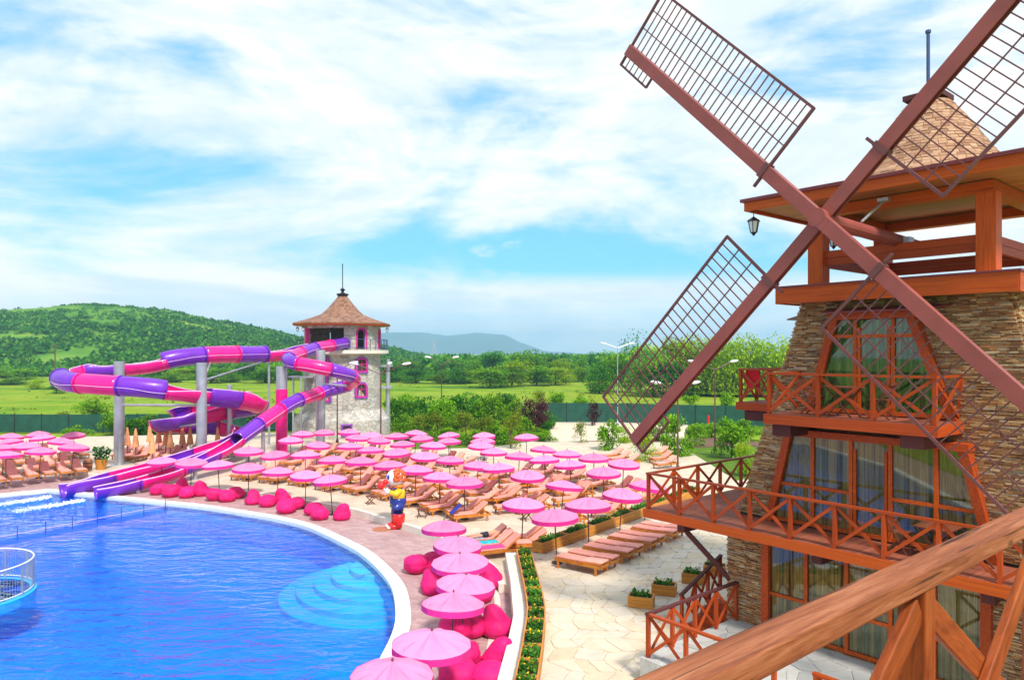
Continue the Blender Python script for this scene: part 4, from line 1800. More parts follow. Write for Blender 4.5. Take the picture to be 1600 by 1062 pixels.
def arch_frame(name, mat, ac, hw, zb, zt, r, wd, dp, square=False):
    """a frame strip of width wd round an arched opening on the tower; hw in metres"""
    m = MB()
    hd = math.degrees(hw / r)
    pts = []
    rise = 0.0 if square else min(hw, 0.55)
    pts.append((-1, zb))
    pts.append((-1, zt - rise))
    if square:
        pts += [(1, zt)]
        pts = [(-1, zb), (-1, zt), (1, zt), (1, zb)]
    else:
        for k in range(1, 10):
            a = math.pi * (1 - k / 10)
            pts.append((math.cos(a), zt - rise + rise * math.sin(a)))
        pts += [(1, zt - rise), (1, zb)]
    zc = (zb + zt) / 2
    for (xa, ya), (xb, yb) in zip(pts, pts[1:]):
        pa = on_tower(ac + xa * hd, r, ya)
        pb = on_tower(ac + xb * hd, r, yb)
        m.bar(pa, pb + (pb - pa).normalized() * 0.03, dp, wd, up=on_tower(ac, 1, 0) - TX)
    m.build(name, mat, gw if name == 'opening_frame' else tower)


arch_frame('opening_frame', 'trim_magenta', 29, 0.56, 8.9, 10.98, rr + 0.05, 0.34, 0.14)
arch_frame('opening_frame', 'trim_purple', 29, 0.46, 8.9, 10.86, rr - 0.08, 0.2, 0.1)
arch_frame('opening_frame', 'trim_magenta', 76, 0.56, 8.9, 10.98, rr + 0.05, 0.34, 0.14)
arch_frame('opening_frame', 'trim_magenta', -68.5, 0.1, 8.85, 11.02, rr + 0.04, 0.4, 0.22, True)
for zc_, ang_ in ((7.4, 27.5), (4.95, 27.0), (7.5, -28), (4.6, -26), (6.1, -30)):
    w_ = MB()
    hw, hh = 0.62, 0.75
    r_ = 3.86
    m = MB()
    vs = [on_tower(ang_ + math.degrees(x * hw / r_), r_ + 0.01, zc_ + y) for x, y in ((-1, -hh), (1, -hh), (1, hh - 0.5), (0.8, hh - 0.2), (0.4, hh - 0.03), (-0.4, hh - 0.03), (-0.8, hh - 0.2), (-1, hh - 0.5))]
    out = (on_tower(ang_, 1, 0) - TX)
    wn = MB().poly_extrude(vs, out * 0.03).build('window', 'interior_dark', tower)
    for nm, mt, sw, o_ in (('frame', 'trim_purple', 0.2, 0.07), ('inner_frame', 'trim_magenta', 0.1, 0.10)):
        m = MB()
        k_ = 1.0 if nm == 'frame' else 0.84
        vv = [on_tower(ang_ + math.degrees(x * hw * k_ / r_), r_ + o_, zc_ - 0.05 + y * k_) for x, y in ((-1, -hh), (-1, hh - 0.5), (-0.8, hh - 0.2), (-0.4, hh - 0.03), (0.4, hh - 0.03), (0.8, hh - 0.2), (1, hh - 0.5), (1, -hh), (-1, -hh))]
        for pa, pb in zip(vv, vv[1:]):
            m.bar(pa, pb + (pb - pa).normalized() * 0.05, 0.12, sw, up=out)
        m.build(nm, mt, wn)
    m = MB().bar(on_tower(ang_, r_ + .06, zc_ - hh), on_tower(ang_, r_ + .06, zc_ + hh), 0.05, 0.06, up=out)
    m.bar(on_tower(ang_ - 8, r_ + .07, zc_), on_tower(ang_ + 8, r_ + .07, zc_), 0.05, 0.06)
    m.build('glazing_bar', 'trim_magenta', wn)
wn = MB().box(on_tower(4.5, 4.78, 1.15), (0.1, 0.9, 1.0), frame(on_tower(4.5, 1, 0) - TX)).build('window', 'interior_dark', tower)
ou = on_tower(4.5, 1, 0) - TX
sd = Vector((-ou.y, ou.x, 0))
m = MB()
for a, b in (((-1, -1), (-1, 1)), ((-1, 1), (1, 1)), ((1, 1), (1, -1)), ((1, -1), (-1, -1))):
    pa, pb = [on_tower(4.5, 4.86, 1.15) + sd * (q[0] * 0.45) + ZV * (q[1] * 0.5) for q in (a, b)]
    m.bar(pa, pb + (pb - pa).normalized() * 0.08, 0.14, 0.2, up=ou)
m.build('frame', 'trim_purple', wn)
# roof
TR = [(4.95, 11.38), (4.9, 11.52), (3.4, 11.95), (2.1, 12.45), (1.55, 12.95), (1.0, 13.6), (0.45, 14.3)]
trf = MB().lathe(TR, 8, TX, phase=cd + R(10)).build('roof', 'tower_shingle', tower)
MB().lathe([(4.85, 11.22), (4.93, 11.37), (3.0, 11.36)], 8, TX, phase=cd + R(10)).build('eave', 'wood_orange', trf)
MB().lathe([(0.42, 14.28), (0.62, 14.42), (0.62, 14.52), (0.25, 14.6), (0.1, 14.75), (0.28, 14.95), (0.1, 15.1), (0.045, 15.2), (0.045, 17.6)], 12, TX).build('finial', 'dark_metal', trf)
# gallery railing
NR = 40
rp = [on_tower(d, 4.5, 0) for d in range(-180, 181, 9)]
for i, d in enumerate(range(-180, 180, 9)):
    if -75 < d < -8:
        continue
    a, b = on_tower(d, 4.5, 8.8), on_tower(d + 9, 4.5, 8.8)
    bar('railing_post', 'blue_rail', tower, a, a + ZV * 1.05, 0.05, 0.05)
    for zz in (0.25, 1.05):
        bar('railing_bar', 'blue_rail', tower, a + ZV * zz, b + ZV * zz, 0.045, 0.045)
# inner core seen through the big opening
MB().lathe([(1.2, 8.8), (1.2, 11.3)], 16, TX).build('inner_column', 'interior_dark', tower)
MB().lathe([(3.5, 11.28), (0.1, 11.30)], 24, TX).build('ceiling', 'interior_dark', tower)
# steel staircase post at the right
MB().tube([on_tower(78, 4.6, 0), on_tower(78, 4.6, 7.9)], 0.22, 12).box(on_tower(80, 4.3, 7.2), (1.4, 1.4, 0.2)).box(on_tower(80, 4.3, 5.0), (1.4, 1.4, 0.2)).build('stair_column', 'steel', tower)
MB().box(on_tower(-58, 4.5, 4.1), (2.4, 1.4, 0.15)).box(on_tower(-58, 4.5, 6.2), (2.4, 1.4, 0.15)).tube([on_tower(-64, 5.2, 0), on_tower(-64, 5.2, 6.2)], 0.1).tube([on_tower(-48, 5.2, 0), on_tower(-48, 5.2, 6.2)], 0.1).build('stair_landing', 'steel', tower)
for k, (d, nm) in enumerate(((-72, 'far left of'), (-55, 'left of the opening on'), (76, 'right edge of'))):
    p = on_tower(d, 4.55, 11.1)
    lantern(p, f'small black lantern hanging at the {nm} the slide tower roof'.replace('at the left of the opening on', 'left of the opening under'), 0.2)

# ------------------------------------------------------------------ water slides


def ring_pts(c, m, r, a0, a1, n):
    return [c + m @ Vector((0, r * math.sin(a), -r * math.cos(a))) for a in [a0 + (a1 - a0) * k / n for k in range(n + 1)]]


def OPENING(p):
    return R(122) if 2.2 < p.z < 5.6 else R(104)


def slide(root, pts, r0, r1, closed, seg=2.5, start=0):
    """closed: function of distance -> True for tube, False for open flume"""
    path = catmull(pts, 0.28)
    ds = [0.0]
    for a, b in zip(path, path[1:]):
        ds.append(ds[-1] + (b - a).length)
    total = ds[-1]
    ns = int(total / seg)
    ln = total / ns
    for k in range(ns):
        lo_, hi_ = k * ln - 0.02, (k + 1) * ln + 0.15
        idx = [i for i, d in enumerate(ds) if lo_ <= d <= hi_ + 0.2]
        if len(idx) < 2:
            continue
        tube = closed((k + 0.5) * ln, path[idx[len(idx) // 2]])
        m = MB()
        n = 20
        vs, fs = [], []
        rings = []
        for q, i in enumerate(idx):
            d = path[min(i + 1, len(path) - 1)] - path[max(i - 1, 0)]
            fr = frame(d)
            r = r0 + (r1 - r0) * ds[i] / total
            if r0 > 0.6:
                r *= 1 + 0.30 * smooth01((path[i].z - 2.3) / 0.8) * smooth01((5.8 - path[i].z) / 0.5)
            # banking in bends
            d2 = path[min(i + 4, len(path) - 1)] - path[i]
            d3 = path[i] - path[max(i - 4, 0)]
            bank = 0.0
            if d2.length > 0 and d3.length > 0:
                bank = max(-0.5, min(0.5, d3.normalized().cross(d2.normalized()).z * 1.0))
            fr = fr @ Matrix.Rotation(bank, 3, 'X')
            amax = math.pi if tube else OPENING(path[idx[len(idx) // 2]])
            flare = 1.0
            rg = ring_pts(path[i], fr, r * flare, -amax, amax, n)
            rings.append((rg, fr, r, path[i]))
            vs += rg
        for q in range(len(idx) - 1):
            for j in range(n):
                fs.append((q * (n + 1) + j, q * (n + 1) + j + 1, (q + 1) * (n + 1) + j + 1, (q + 1) * (n + 1) + j))
        m.add(vs, fs)
        mt = 'slide_magenta' if (ns - 1 - k) % 2 else 'slide_purple'
        o = m.build('tube_section' if tube else 'flume_section', mt, root, smooth=True, solid=0.05)
        # joint flange
        rg, fr, r, c = rings[0]
        fl_ = MB()
        amax = math.pi if tube else OPENING(path[idx[len(idx) // 2]])
        A = ring_pts(c - fr @ Vector((0.05, 0, 0)), fr, r + 0.075, -amax, amax, n)
        B = ring_pts(c + fr @ Vector((0.05, 0, 0)), fr, r + 0.075, -amax, amax, n)
        A2 = ring_pts(c - fr @ Vector((0.05, 0, 0)), fr, r + 0.02, -amax, amax, n)
        B2 = ring_pts(c + fr @ Vector((0.05, 0, 0)), fr, r + 0.02, -amax, amax, n)
        q = n + 1
        fl_.add(A + B + A2 + B2, [f for j in range(n) for f in ((j, j + 1, q + j + 1, q + j), (j + 1, j, 2 * q + j, 2 * q + j + 1), (q + j, q + j + 1, 3 * q + j + 1, 3 * q + j))])
        fl_.build('flange', mt, o, smooth=False)
        if tube:
            # the two half shells are bolted along a pale side seam
            for e in (n // 4, 3 * n // 4):
                sm_ = [rr_[3] + (rr_[0][e] - rr_[3]) * 1.035 for rr_ in rings]
                MB().tube(sm_, 0.022, 6).build('seam', 'slide_rim', o, smooth=True)
        if not tube:
            # rolled rims
            for e in (0, n):
                rim = [rr_[0][e] for rr_ in rings]
                MB().tube(rim, 0.04, 6).build('rim', 'slide_rim', o, smooth=True)


A_PTS = [(-19.2, 69.6, 9.25), (-20.0, 68, 8.95), (-21.2, 66, 8.55), (-22.7, 63.5, 8.4), (-24.6, 60.5, 8.4), (-26.9, 58, 8.15), (-28.8, 57, 7.65), (-31.3, 56, 7.35),
         (-33.0, 55, 7.15), (-33.3, 53, 6.85), (-31.6, 51, 6.5), (-28.8, 50, 6.35), (-25.9, 50, 6.15), (-24.2, 50.8, 5.9), (-22.7, 53, 5.5),
         (-21.3, 55.8, 5.05), (-20.6, 57.8, 4.6), (-21.4, 59.0, 4.25), (-22.9, 57.6, 4.05), (-24.2, 55.6, 3.85), (-25.9, 54.6, 3.55), (-27.3, 55.8, 3.2), (-26.6, 57.6, 2.9),
         (-24.4, 58.2, 2.65), (-22.0, 57.2, 2.35), (-20.9, 55.0, 2.05), (-21.1, 52.6, 1.9), (-21.7, 50.4, 1.7), (-22.9, 48.0, 1.3), (-25.0, 45.6, 0.85), (-26.6, 44.1, 0.5), (-27.2, 43.4, 0.42)]
B_PTS = [(-16.2, 69.4, 9.45), (-16.9, 66.8, 9.2), (-17.6, 64.5, 8.95), (-18.15, 62, 8.55), (-18.4, 59.2, 8.05), (-17.5, 57.4, 7.75), (-15.4, 57, 7.4), (-13.8, 58, 6.95), (-13.2, 60, 6.35), (-14.3, 61.4, 5.7),
         (-16, 60.2, 5.2), (-17.3, 57, 4.65), (-18.3, 54, 3.7), (-19.1, 51.5, 2.75), (-19.9, 48.5, 1.85), (-21.5, 45.5, 1.05), (-23.4, 43.4, 0.6), (-24.6, 42.3, 0.44)]
sA = thing('water_slide', 'open purple and magenta flume slide looping left of the tower into the pool', 'water slide', (-24, 54, 0), 0, 'water slides')
sB = thing('water_slide', 'closed purple and magenta tube slide curling in front of the tower', 'water slide', (-18, 55, 0), 0, 'water slides')


def closedA(d, p):
    return (-28.6 < p.x < -22.9 and p.z > 7.4) or (p.z > 5.8 and p.z < 6.7 and p.y < 51.3)


def closedB(d, p):
    return p.z > 2.6


slide(sA, A_PTS, 0.72, 0.62, closedA, 2.9)
slide(sB, B_PTS, 0.52, 0.52, closedB, 2.5, 1)


def column(root, x, y, z, r=0.33, mat='steel', nm='support_column'):
    MB().lathe([(r * 1.6, 0.0), (r * 1.6, 0.34), (r, 0.36), (r, z), (r * 0.9, z + 0.02)], 16, (x, y, 0)).build(nm, mat, root, smooth=False)


def arm(root, a, b, r=0.07):
    MB().tube([a, b], r, 8).build('support_arm', 'steel', root)


column(sA, -29.05, 53.0, 7.9, 0.36)
arm(sA, (-29.05, 53, 6.6), (-29.0, 50.2, 5.65))
arm(sA, (-29.05, 53, 6.9), (-31.0, 55.7, 6.65))
arm(sA, (-29.05, 53, 4.7), (-22.2, 52.6, 4.7), 0.09)
column(sA, -22.6, 51.6 + 2.2 - 1.6, 8.0 - 0.2, 0.36)
arm(sA, (-22.6, 52.2, 6.3), (-24.9, 59.2, 7.75))
arm(sA, (-22.6, 52.2, 6.5), (-22.2, 63.3, 7.7))
arm(sA, (-22.6, 52.2, 3.4), (-25.3, 54.4, 2.95))
arm(sA, (-22.6, 52.2, 2.6), (-24.4, 57.5, 2.0))
column(sA, -22.3, 56.6, 6.0, 0.2)
column(sA, -21.9, 64.6, 7.8, 0.1)
column(sA, -20.1, 54.6, 1.3, 0.15)
column(sA, -23.6, 47.0, 0.45, 0.14)
column(sB, -18.7, 58.2, 5.6, 0.46, 'slide_magenta')
MB().tube([(-18.7, 58.2, 5.6), (-18.7, 58.2, 7.45)], 0.44, 16).build('column_top', 'steel', sB)
column(sB, -16.3, 61.0, 8.65 + 0.1, 0.40)
arm(sB, (-16.3, 61, 5.9), (-13.8, 60.2, 5.75), 0.1)
arm(sB, (-16.3, 61, 7.1), (-14.0, 58.6, 6.45), 0.1)
column(sB, -18.5, 53.3, 2.7, 0.14)
column(sB, -20.7, 46.8, 0.85, 0.14)
column(sB, -22.9, 43.9, 0.2, 0.12)

# splash where the slides run out
rnd = random.Random(2)
for (c, d, nm) in ((Vector((-27.6, 42.9, WZ)), Vector((-0.62, -0.78, 0)), 'left'), (Vector((-25.0, 41.9, WZ)), Vector((-0.62, -0.78, 0)), 'right')):
    m = MB()
    sdv = Vector((-d.y, d.x, 0))
    for i in range(900):
        k = rnd.random() ** 1.2
        p = c + d * (k * 3.6) + sdv * rnd.gauss(0, 0.12 + 0.30 * k) + ZV * (0.02 + max(0, rnd.gauss(0.02, 0.05) * (1 - k)))
        s = rnd.uniform(0.010, 0.034) * (1.3 - 0.6 * k)
        m.ball(p, (s * 1.6, s * 1.6, s * 0.6), 5, 3)
    o = m.build('slide_splash', 'foam')
    tag(o, f'white splash of water under the {nm} slide end', 'water splash', None, 'stuff')

# ------------------------------------------------------------------ parasols


def make_parasol(kind):
    root = thing('parasol', 'x', 'parasol', (0, 0, 0))
    nseg = 12
    rr, zr, za = 0.90, 1.80, 2.10
    m = MB()
    vs = [Vector((0, 0, za))]
    fs = []
    rings = [(0.25, za - 0.055), (0.5, za - 0.125), (0.72, za - 0.205), (rr, zr)]
    sub = 2
    nn = nseg * sub
    for r, z in rings:
        for k in range(nn):
            a = 2 * math.pi * k / nn
            dip = 0.0 if k % sub == 0 else -0.065 * math.sin(math.pi * r / rr) - 0.008 * r / rr
            rad = r if k % sub == 0 else r * math.cos(math.pi / nseg) * 1.012
            vs.append(Vector((rad * math.cos(a), rad * math.sin(a), z + dip)))
    for k in range(nn):
        fs.append((0, 1 + k, 1 + (k + 1) % nn))
    for i in range(len(rings) - 1):
        for k in range(nn):
            k2 = (k + 1) % nn
            fs.append((1 + i * nn + k, 1 + (i + 1) * nn + k, 1 + (i + 1) * nn + k2, 1 + i * nn + k2))
    m.add(vs, fs).build('canopy', 'canopy_glare_pink', root, local=True)
    v = MB()
    vs, fs = [], []
    for z in (zr + 0.004, zr - 0.16):
        for k in range(nn):
            a = 2 * math.pi * k / nn
            rad = (rr if k % sub == 0 else rr * math.cos(math.pi / nseg) * 1.012) + (0.006 if z > zr else 0.0)
            dip = 0.0 if k % sub == 0 else -0.008
            vs.append(Vector((rad * math.cos(a), rad * math.sin(a), z + dip + 0.0)))
    for k in range(nn):
        k2 = (k + 1) % nn
        fs.append((k, nn + k, nn + k2, k2))
    v.add(vs, fs).build('valance', 'valance_pink', root, local=True)
    p = MB().tube([(0, 0, 0), (0, 0, za + 0.02)], 0.024, 8).lathe([(0.02, za), (0.035, za + 0.03), (0.0, za + 0.08)], 8)
    p.build('pole', 'pole_brown', root, local=True)
    if kind == 'near':
        r_ = MB()
        for k in range(nseg):
            a = 2 * math.pi * k / nseg
            d = Vector((math.cos(a), math.sin(a), 0))
            r_.tube([d * 0.03 + ZV * (za - 0.03), d * (rr - 0.01) + ZV * (zr - 0.012)], 0.007, 4)
            r_.tube([d * 0.03 + ZV * (za - 0.42), d * 0.45 + ZV * (za - 0.135)], 0.006, 4)
        r_.build('ribs', 'pole_brown', root, local=True)
    MB().lathe([(0.2, 0.0), (0.2, 0.05), (0.05, 0.08), (0.03, 0.2)], 14).build('foot', 'dark_metal', root, local=True)
    template_done(root)
    return root


PN, PF = make_parasol('near'), make_parasol('far')
PPOS = []
USED = {}


def place(tmpl, loc, rz, label, group, scale=1.0):
    if not USED.get(tmpl.name):
        USED[tmpl.name] = True
        tmpl.location = loc
        tmpl.rotation_euler = (0, 0, rz)
        tmpl.scale = scale if isinstance(scale, (tuple, list)) else (scale,) * 3
        tmpl['label'] = label
        tmpl['group'] = group
        return tmpl
    return copy_tree(tmpl, loc, rz, scale, label, group)


def tilt(o, a, b):
    o.rotation_euler.x = a
    o.rotation_euler.y = b


ROWS = {
    'near poolside': (0.0, [(609, 1057), (670, 1008), (704, 948), (720, 911), (721, 876), (711, 850), (693, 827)], 'near'),
    'far poolside': (0.0, [(253, 721), (298, 725.5), (343, 729.5), (388, 734), (433, 739), (477, 745), (519.5, 752.5)], 'far'),
    'terrace': (ZT, [(870, 807), (920, 791), (967.5, 776), (1005.6, 764)], 'near'),
    'front': (ZL, [(388, 707.5), (432, 711), (477, 714), (519.5, 720), (563, 724), (609, 730), (648, 738), (686, 747), (726, 756), (815, 791.5)], 'far'),
    'second': (ZL, [(454, 691), (494, 697), (546, 700), (579, 705), (622, 709), (663, 714), (702, 720.6), (745, 729), (782, 735), (823, 746), (876, 760)], 'far'),
    'third': (ZL, [(472, 682), (555, 687), (591, 690), (630, 695), (675, 699), (771, 709), (809, 716), (853, 721), (893, 730), (943, 741.5)], 'far'),
    'back': (ZL, [(506, 677), (545, 678), (579, 681.5), (620, 685), (648, 680), (660, 688), (702, 691), (705, 681), (751, 698), (755, 690), (757, 684), (823, 685), (846, 704), (886, 710), (928, 718), (972, 726)], 'far'),
    'left group': (ZL, [(4, 702), (9, 712), (15, 683), (18, 691.5), (40, 699), (61, 680), (61, 706), (69, 687), (91, 693), (111, 702), (117, 682)], 'far'),
}
rnd = random.Random(21)
for row, (zb, lst, kind) in ROWS.items():
    for i, (x, y) in enumerate(lst):
        p = P(x, y - 2, zb + 1.80)
        p.z = zb + (0.0 if zb else 0.0)
        if row == 'near poolside':
            lab = f'pink fabric parasol, {ORD[i]} from the bottom in the near poolside line'
        elif row == 'left group':
            lab = f'pink fabric parasol, {ORD[i]} from the left in the group left of the slides'
        elif row == 'terrace':
            lab = f'pink fabric parasol, {ORD[i]} from the left beside the stone terrace loungers'
        elif row == 'far poolside':
            lab = f'pink fabric parasol, {ORD[i]} from the left in the far poolside line'
        else:
            lab = f'pink fabric parasol, {ORD[i]} from the left in the {row} lounger row'
        sc_p = rnd.uniform(0.95, 1.06)
        o = place(PN if kind == 'near' else PF, p, rnd.uniform(0, 6.28), lab, 'pink parasols', (sc_p, sc_p, rnd.uniform(0.97, 1.04)))
        tilt(o, rnd.gauss(0, 0.05), rnd.gauss(0, 0.05))
        PPOS.append((row, i, p.copy()))

# closed orange parasols
cp = thing('closed_parasol', 'x', 'parasol')
MB().lathe([(0.05, 2.45), (0.10, 2.2), (0.20, 1.5), (0.26, 1.05), (0.2, 1.02), (0.05, 1.3)], 10).build('folded_canopy', 'canopy_orange', cp, local=True)
MB().tube([(0, 0, 0), (0, 0, 2.5)], 0.03).build('pole', 'pole_brown', cp, local=True)
template_done(cp)
OR_PX = [(199, 667), (212, 669), (234, 662.5), (238, 677), (248, 664), (259, 667), (266, 670), (285, 665.5), (297, 665.5), (310, 667), (340, 667)]
for i, (x, y) in enumerate(OR_PX):
    p = P(x, y, ZL + 2.45)
    p.z = ZL
    place(cp, p, rnd.uniform(0, 6), f'folded orange parasol, {ORD[i]} from the left behind the slides', 'folded orange parasols')
    PPOS.append(('orange', i, p.copy()))

# ------------------------------------------------------------------ sun loungers


def make_lounger(back, detail, cush='cushion_salmon'):
    """long axis +X towards the head"""
    root = thing('sun_lounger', 'x', 'sun lounger')
    m = MB()
    for s in (-1, 1):
        m.box((0, s * 0.31, 0.30), (1.95, 0.05, 0.10))
    m.box((-0.96, 0, 0.30), (0.05, 0.57, 0.10)).box((0.96, 0, 0.30), (0.05, 0.57, 0.10)).box((0.2, 0, 0.30), (0.05, 0.57, 0.08))
    if detail:
        m.build('frame', 'wood_lounger', root, local=True)
        for sx in (-0.82, 0.78):
            for s in (-1, 1):
                MB().box((sx, s * 0.31, 0.125), (0.07, 0.06, 0.25)).build('leg', 'wood_lounger', root, local=True)
        for i in range(9):
            MB().box((-0.88 + i * 0.125, 0, 0.36), (0.09, 0.57, 0.02)).build('slat', 'wood_lounger', root, local=True)
    else:
        for sx in (-0.82, 0.78):
            for s in (-1, 1):
                m.box((sx, s * 0.31, 0.125), (0.07, 0.06, 0.25))
        m.build('frame', 'wood_lounger', root, local=True)
    rot = Matrix.Rotation(-back, 3, 'Y')
    hinge = Vector((0.18, 0, 0.365))
    b = MB()
    for s in (-1, 1):
        b.box(hinge + rot @ Vector((0.38, s * 0.27, 0.0)), (0.78, 0.04, 0.045), rot)
    for i in range(5):
        b.box(hinge + rot @ Vector((0.1 + i * 0.155, 0, 0.0)), (0.09, 0.5, 0.025), rot)
    if back > 0.2:
        top = hinge + rot @ Vector((0.5, 0, 0))
        for s in (-1, 1):
            b.bar(top + Vector((0, s * 0.22, 0)), (top.x + 0.18, s * 0.22, 0.34), 0.03, 0.03)
    b.build('backrest', 'wood_lounger', root, local=True)
    c = MB().box((-0.375, 0, 0.405), (1.12, 0.56, 0.065))
    c.build('seat_cushion', cush, root, local=True, bevel=0.02 if detail else 0)
    c = MB().box(hinge + rot @ Vector((0.42, 0, 0.055)), (0.80, 0.56, 0.065), rot)
    c.build('back_cushion', cush, root, local=True, bevel=0.02 if detail else 0)
    template_done(root)
    return root


LU = make_lounger(R(42), False)
LM = make_lounger(R(30), False)
LF = make_lounger(R(3), True)
LN = make_lounger(R(36), True)
pc = Vector((-18, 27, 0))
nlng = 0
NOL = {('back', 8), ('back', 9), ('back', 10), ('back', 11), ('back', 7), ('back', 4), ('third', 4)}
taken = []


def clear(p, r=0.72):
    for q in taken:
        if (q - p).length < r:
            return False
    return True


for row, i, p in PPOS:
    if 'poolside' in row or row == 'terrace' or (row, i) in NOL:
        continue
    d = (p - pc)
    d.z = 0
    d.normalize()
    if row == 'left group':
        d = Vector((-0.72, 0.69, 0))
    if row == 'orange':
        d = Vector((0.25, 0.97, 0)).normalized()
    if row in ('front', 'second', 'third', 'back'):
        d = (d + Vector((0.35, 0, 0))).normalized()
    sd = Vector((-d.y, d.x, 0))
    for s, wn_ in ((1, 'left'), (-1, 'right')):
        q = p + sd * (0.46 * s) + d * 0.15
        ang = math.atan2(d.y, d.x) + rnd.gauss(0, 0.04)
        if not clear(q) or (row == 'back' and i > 12 and q.y > 60):
            continue
        taken.append(q)
        if row == 'left group':
            lab = f'wooden lounger, {wn_} of the pair by the {ORD[i]} parasol left of the slides'
        elif row == 'orange':
            lab = f'wooden lounger, {wn_} of the pair by the {ORD[i]} folded orange parasol'
        else:
            lab = f'wooden lounger, {wn_} of the pair by the {ORD[i]} parasol in the {row} lounger row'
        close = q.y < 40
        t_ = LN if close else (LU if rnd.random() < 0.6 else LM)
        place(t_, Vector((q.x, q.y, ZL)), ang, lab, 'sun loungers with salmon cushions')
# a second pair stands behind most parasols of the inner rows
for row, i, p in PPOS:
    if row not in ('front', 'second', 'third'):
        continue
    d = (p - pc)
    d.z = 0
    d = (d.normalized() + Vector((0.35, 0, 0))).normalized()
    sd = Vector((-d.y, d.x, 0))
    for s, wn_ in ((1, 'left'), (-1, 'right')):
        q = p + sd * (0.46 * s) + d * 2.75
        if not clear(q, 1.05) or any((r_[2] - q).length < 0.55 for r_ in PPOS) or not in_poly(q, lounge_poly) or q.x > 9:
            continue
        taken.append(q)
        place(LU if rnd.random() < 0.5 else LM, Vector((q.x, q.y, ZL)), math.atan2(d.y, d.x) + rnd.gauss(0, 0.06),
              f'wooden lounger, {wn_} of the rear pair behind the {ORD[i]} parasol in the {row} lounger row', 'sun loungers with salmon cushions')
# terrace loungers, laid flat, side by side
du = Vector((0.80, -0.60, 0)).normalized()
dr = Vector((0.62, 0.785, 0)).normalized()
tpos = [0.0, 0.78, 1.9, 2.68, 3.8, 4.58, 5.75, 6.55]
for i, k in enumerate(tpos):
    q = Vector((2.55, 26.35, ZT + 0.012)) + dr * k
    place(LF, q, math.atan2(du.y, du.x), f'flat wooden lounger, {ORD[i]} from the front in the row on the stone terrace', 'flat terrace loungers')
# loungers by the young trees at the back right
for i, (x, y, a) in enumerate(((957, 711, 0.5), (968, 716, 0.5), (981, 721, 0.5), (1028, 708, 0.5), (1033, 716, 0.5), (1040, 724, 0.5), (1128, 716, 0.4), (1136, 724, 0.4))):
    q = P(x, y, ZL + 0.3)
    q.z = ZL
    if in_poly(q, lounge_poly):
        place(LM, q, a, f'wooden lounger, {ORD[i]} from the left among the young trees beyond the balcony', 'loungers among the young trees')
# loungers in front of the lounge steps, with towels and the sunbather
SB = P(770, 846, ZL + 0.4)
SB.z = ZL
sdir = Vector((0.93, 0.36, 0)).normalized()
sang = math.atan2(sdir.y, sdir.x)
sside = Vector((-sdir.y, sdir.x, 0))
place(LN, SB + sside * 0.75, sang, 'wooden lounger under the sunbather near the planters', 'loungers with towels near the planters')
place(LN, SB - sside * 0.1, sang, 'wooden lounger with blue and yellow towel near the planters', 'loungers with towels near the planters')
place(LN, SB - sside * 0.85, sang, 'wooden lounger with pink towel next to the planters', 'loungers with towels near the planters')


def towel(c, ang, lx, ly, mat, label, z, pitch=0.0):
    m = MB()
    nx, ny = 12, 6
    rt = Matrix.Rotation(ang, 3, 'Z') @ Matrix.Rotation(-pitch, 3, 'Y')
    vs = []
    for i in range(nx + 1):
        for j in range(ny + 1):
            x, y = (i / nx - .5) * lx, (j / ny - .5) * ly
            vs.append(Vector(c) + ZV * z + rt @ Vector((x, y, 0.012 + 0.01 * math.sin(i * 1.7) * math.cos(j * 2.1))))
    fs = [(i * (ny + 1) + j, (i + 1) * (ny + 1) + j, (i + 1) * (ny + 1) + j + 1, i * (ny + 1) + j + 1) for i in range(nx) for j in range(ny)]
    o = m.add(vs, fs).build('towel', mat, None, smooth=True, solid=0.012)
    return tag(o, label, 'towel', 'beach towels')


towel(SB - sside * 0.1 - sdir * 0.35, sang, 1.0, 0.52, 'towel_teal', 'teal and blue towel on the middle lounger near the planters', ZL + 0.435 - ZL)
towel(SB - sside * 0.85 - sdir * 0.35, sang, 1.05, 0.54, 'cushion_magenta', 'pink towel on the lounger next to the planters', 0.435)
towel(SB + sside * 0.75 - sdir * 0.55, sang, 0.8, 0.56, 'towel_mixed', 'pale patterned towel under the sunbather legs', 0.435)
tp = P(712, 787, ZL + 0.9)
towel(Vector((tp.x, tp.y, 0)), math.atan2(0.3, 1), 0.7, 0.55, 'towel_blue', 'dark blue towel hung over a lounger backrest behind the clown', ZL + 0.66, R(40))

# the sunbather: one skinned body lying face down
bx = thing('person', 'sunbather lying face down in dark shorts on a wooden lounger', 'person', SB + sside * 0.75)


def sb(x, y, z):
    return sdir * x + sside * y + ZV * z


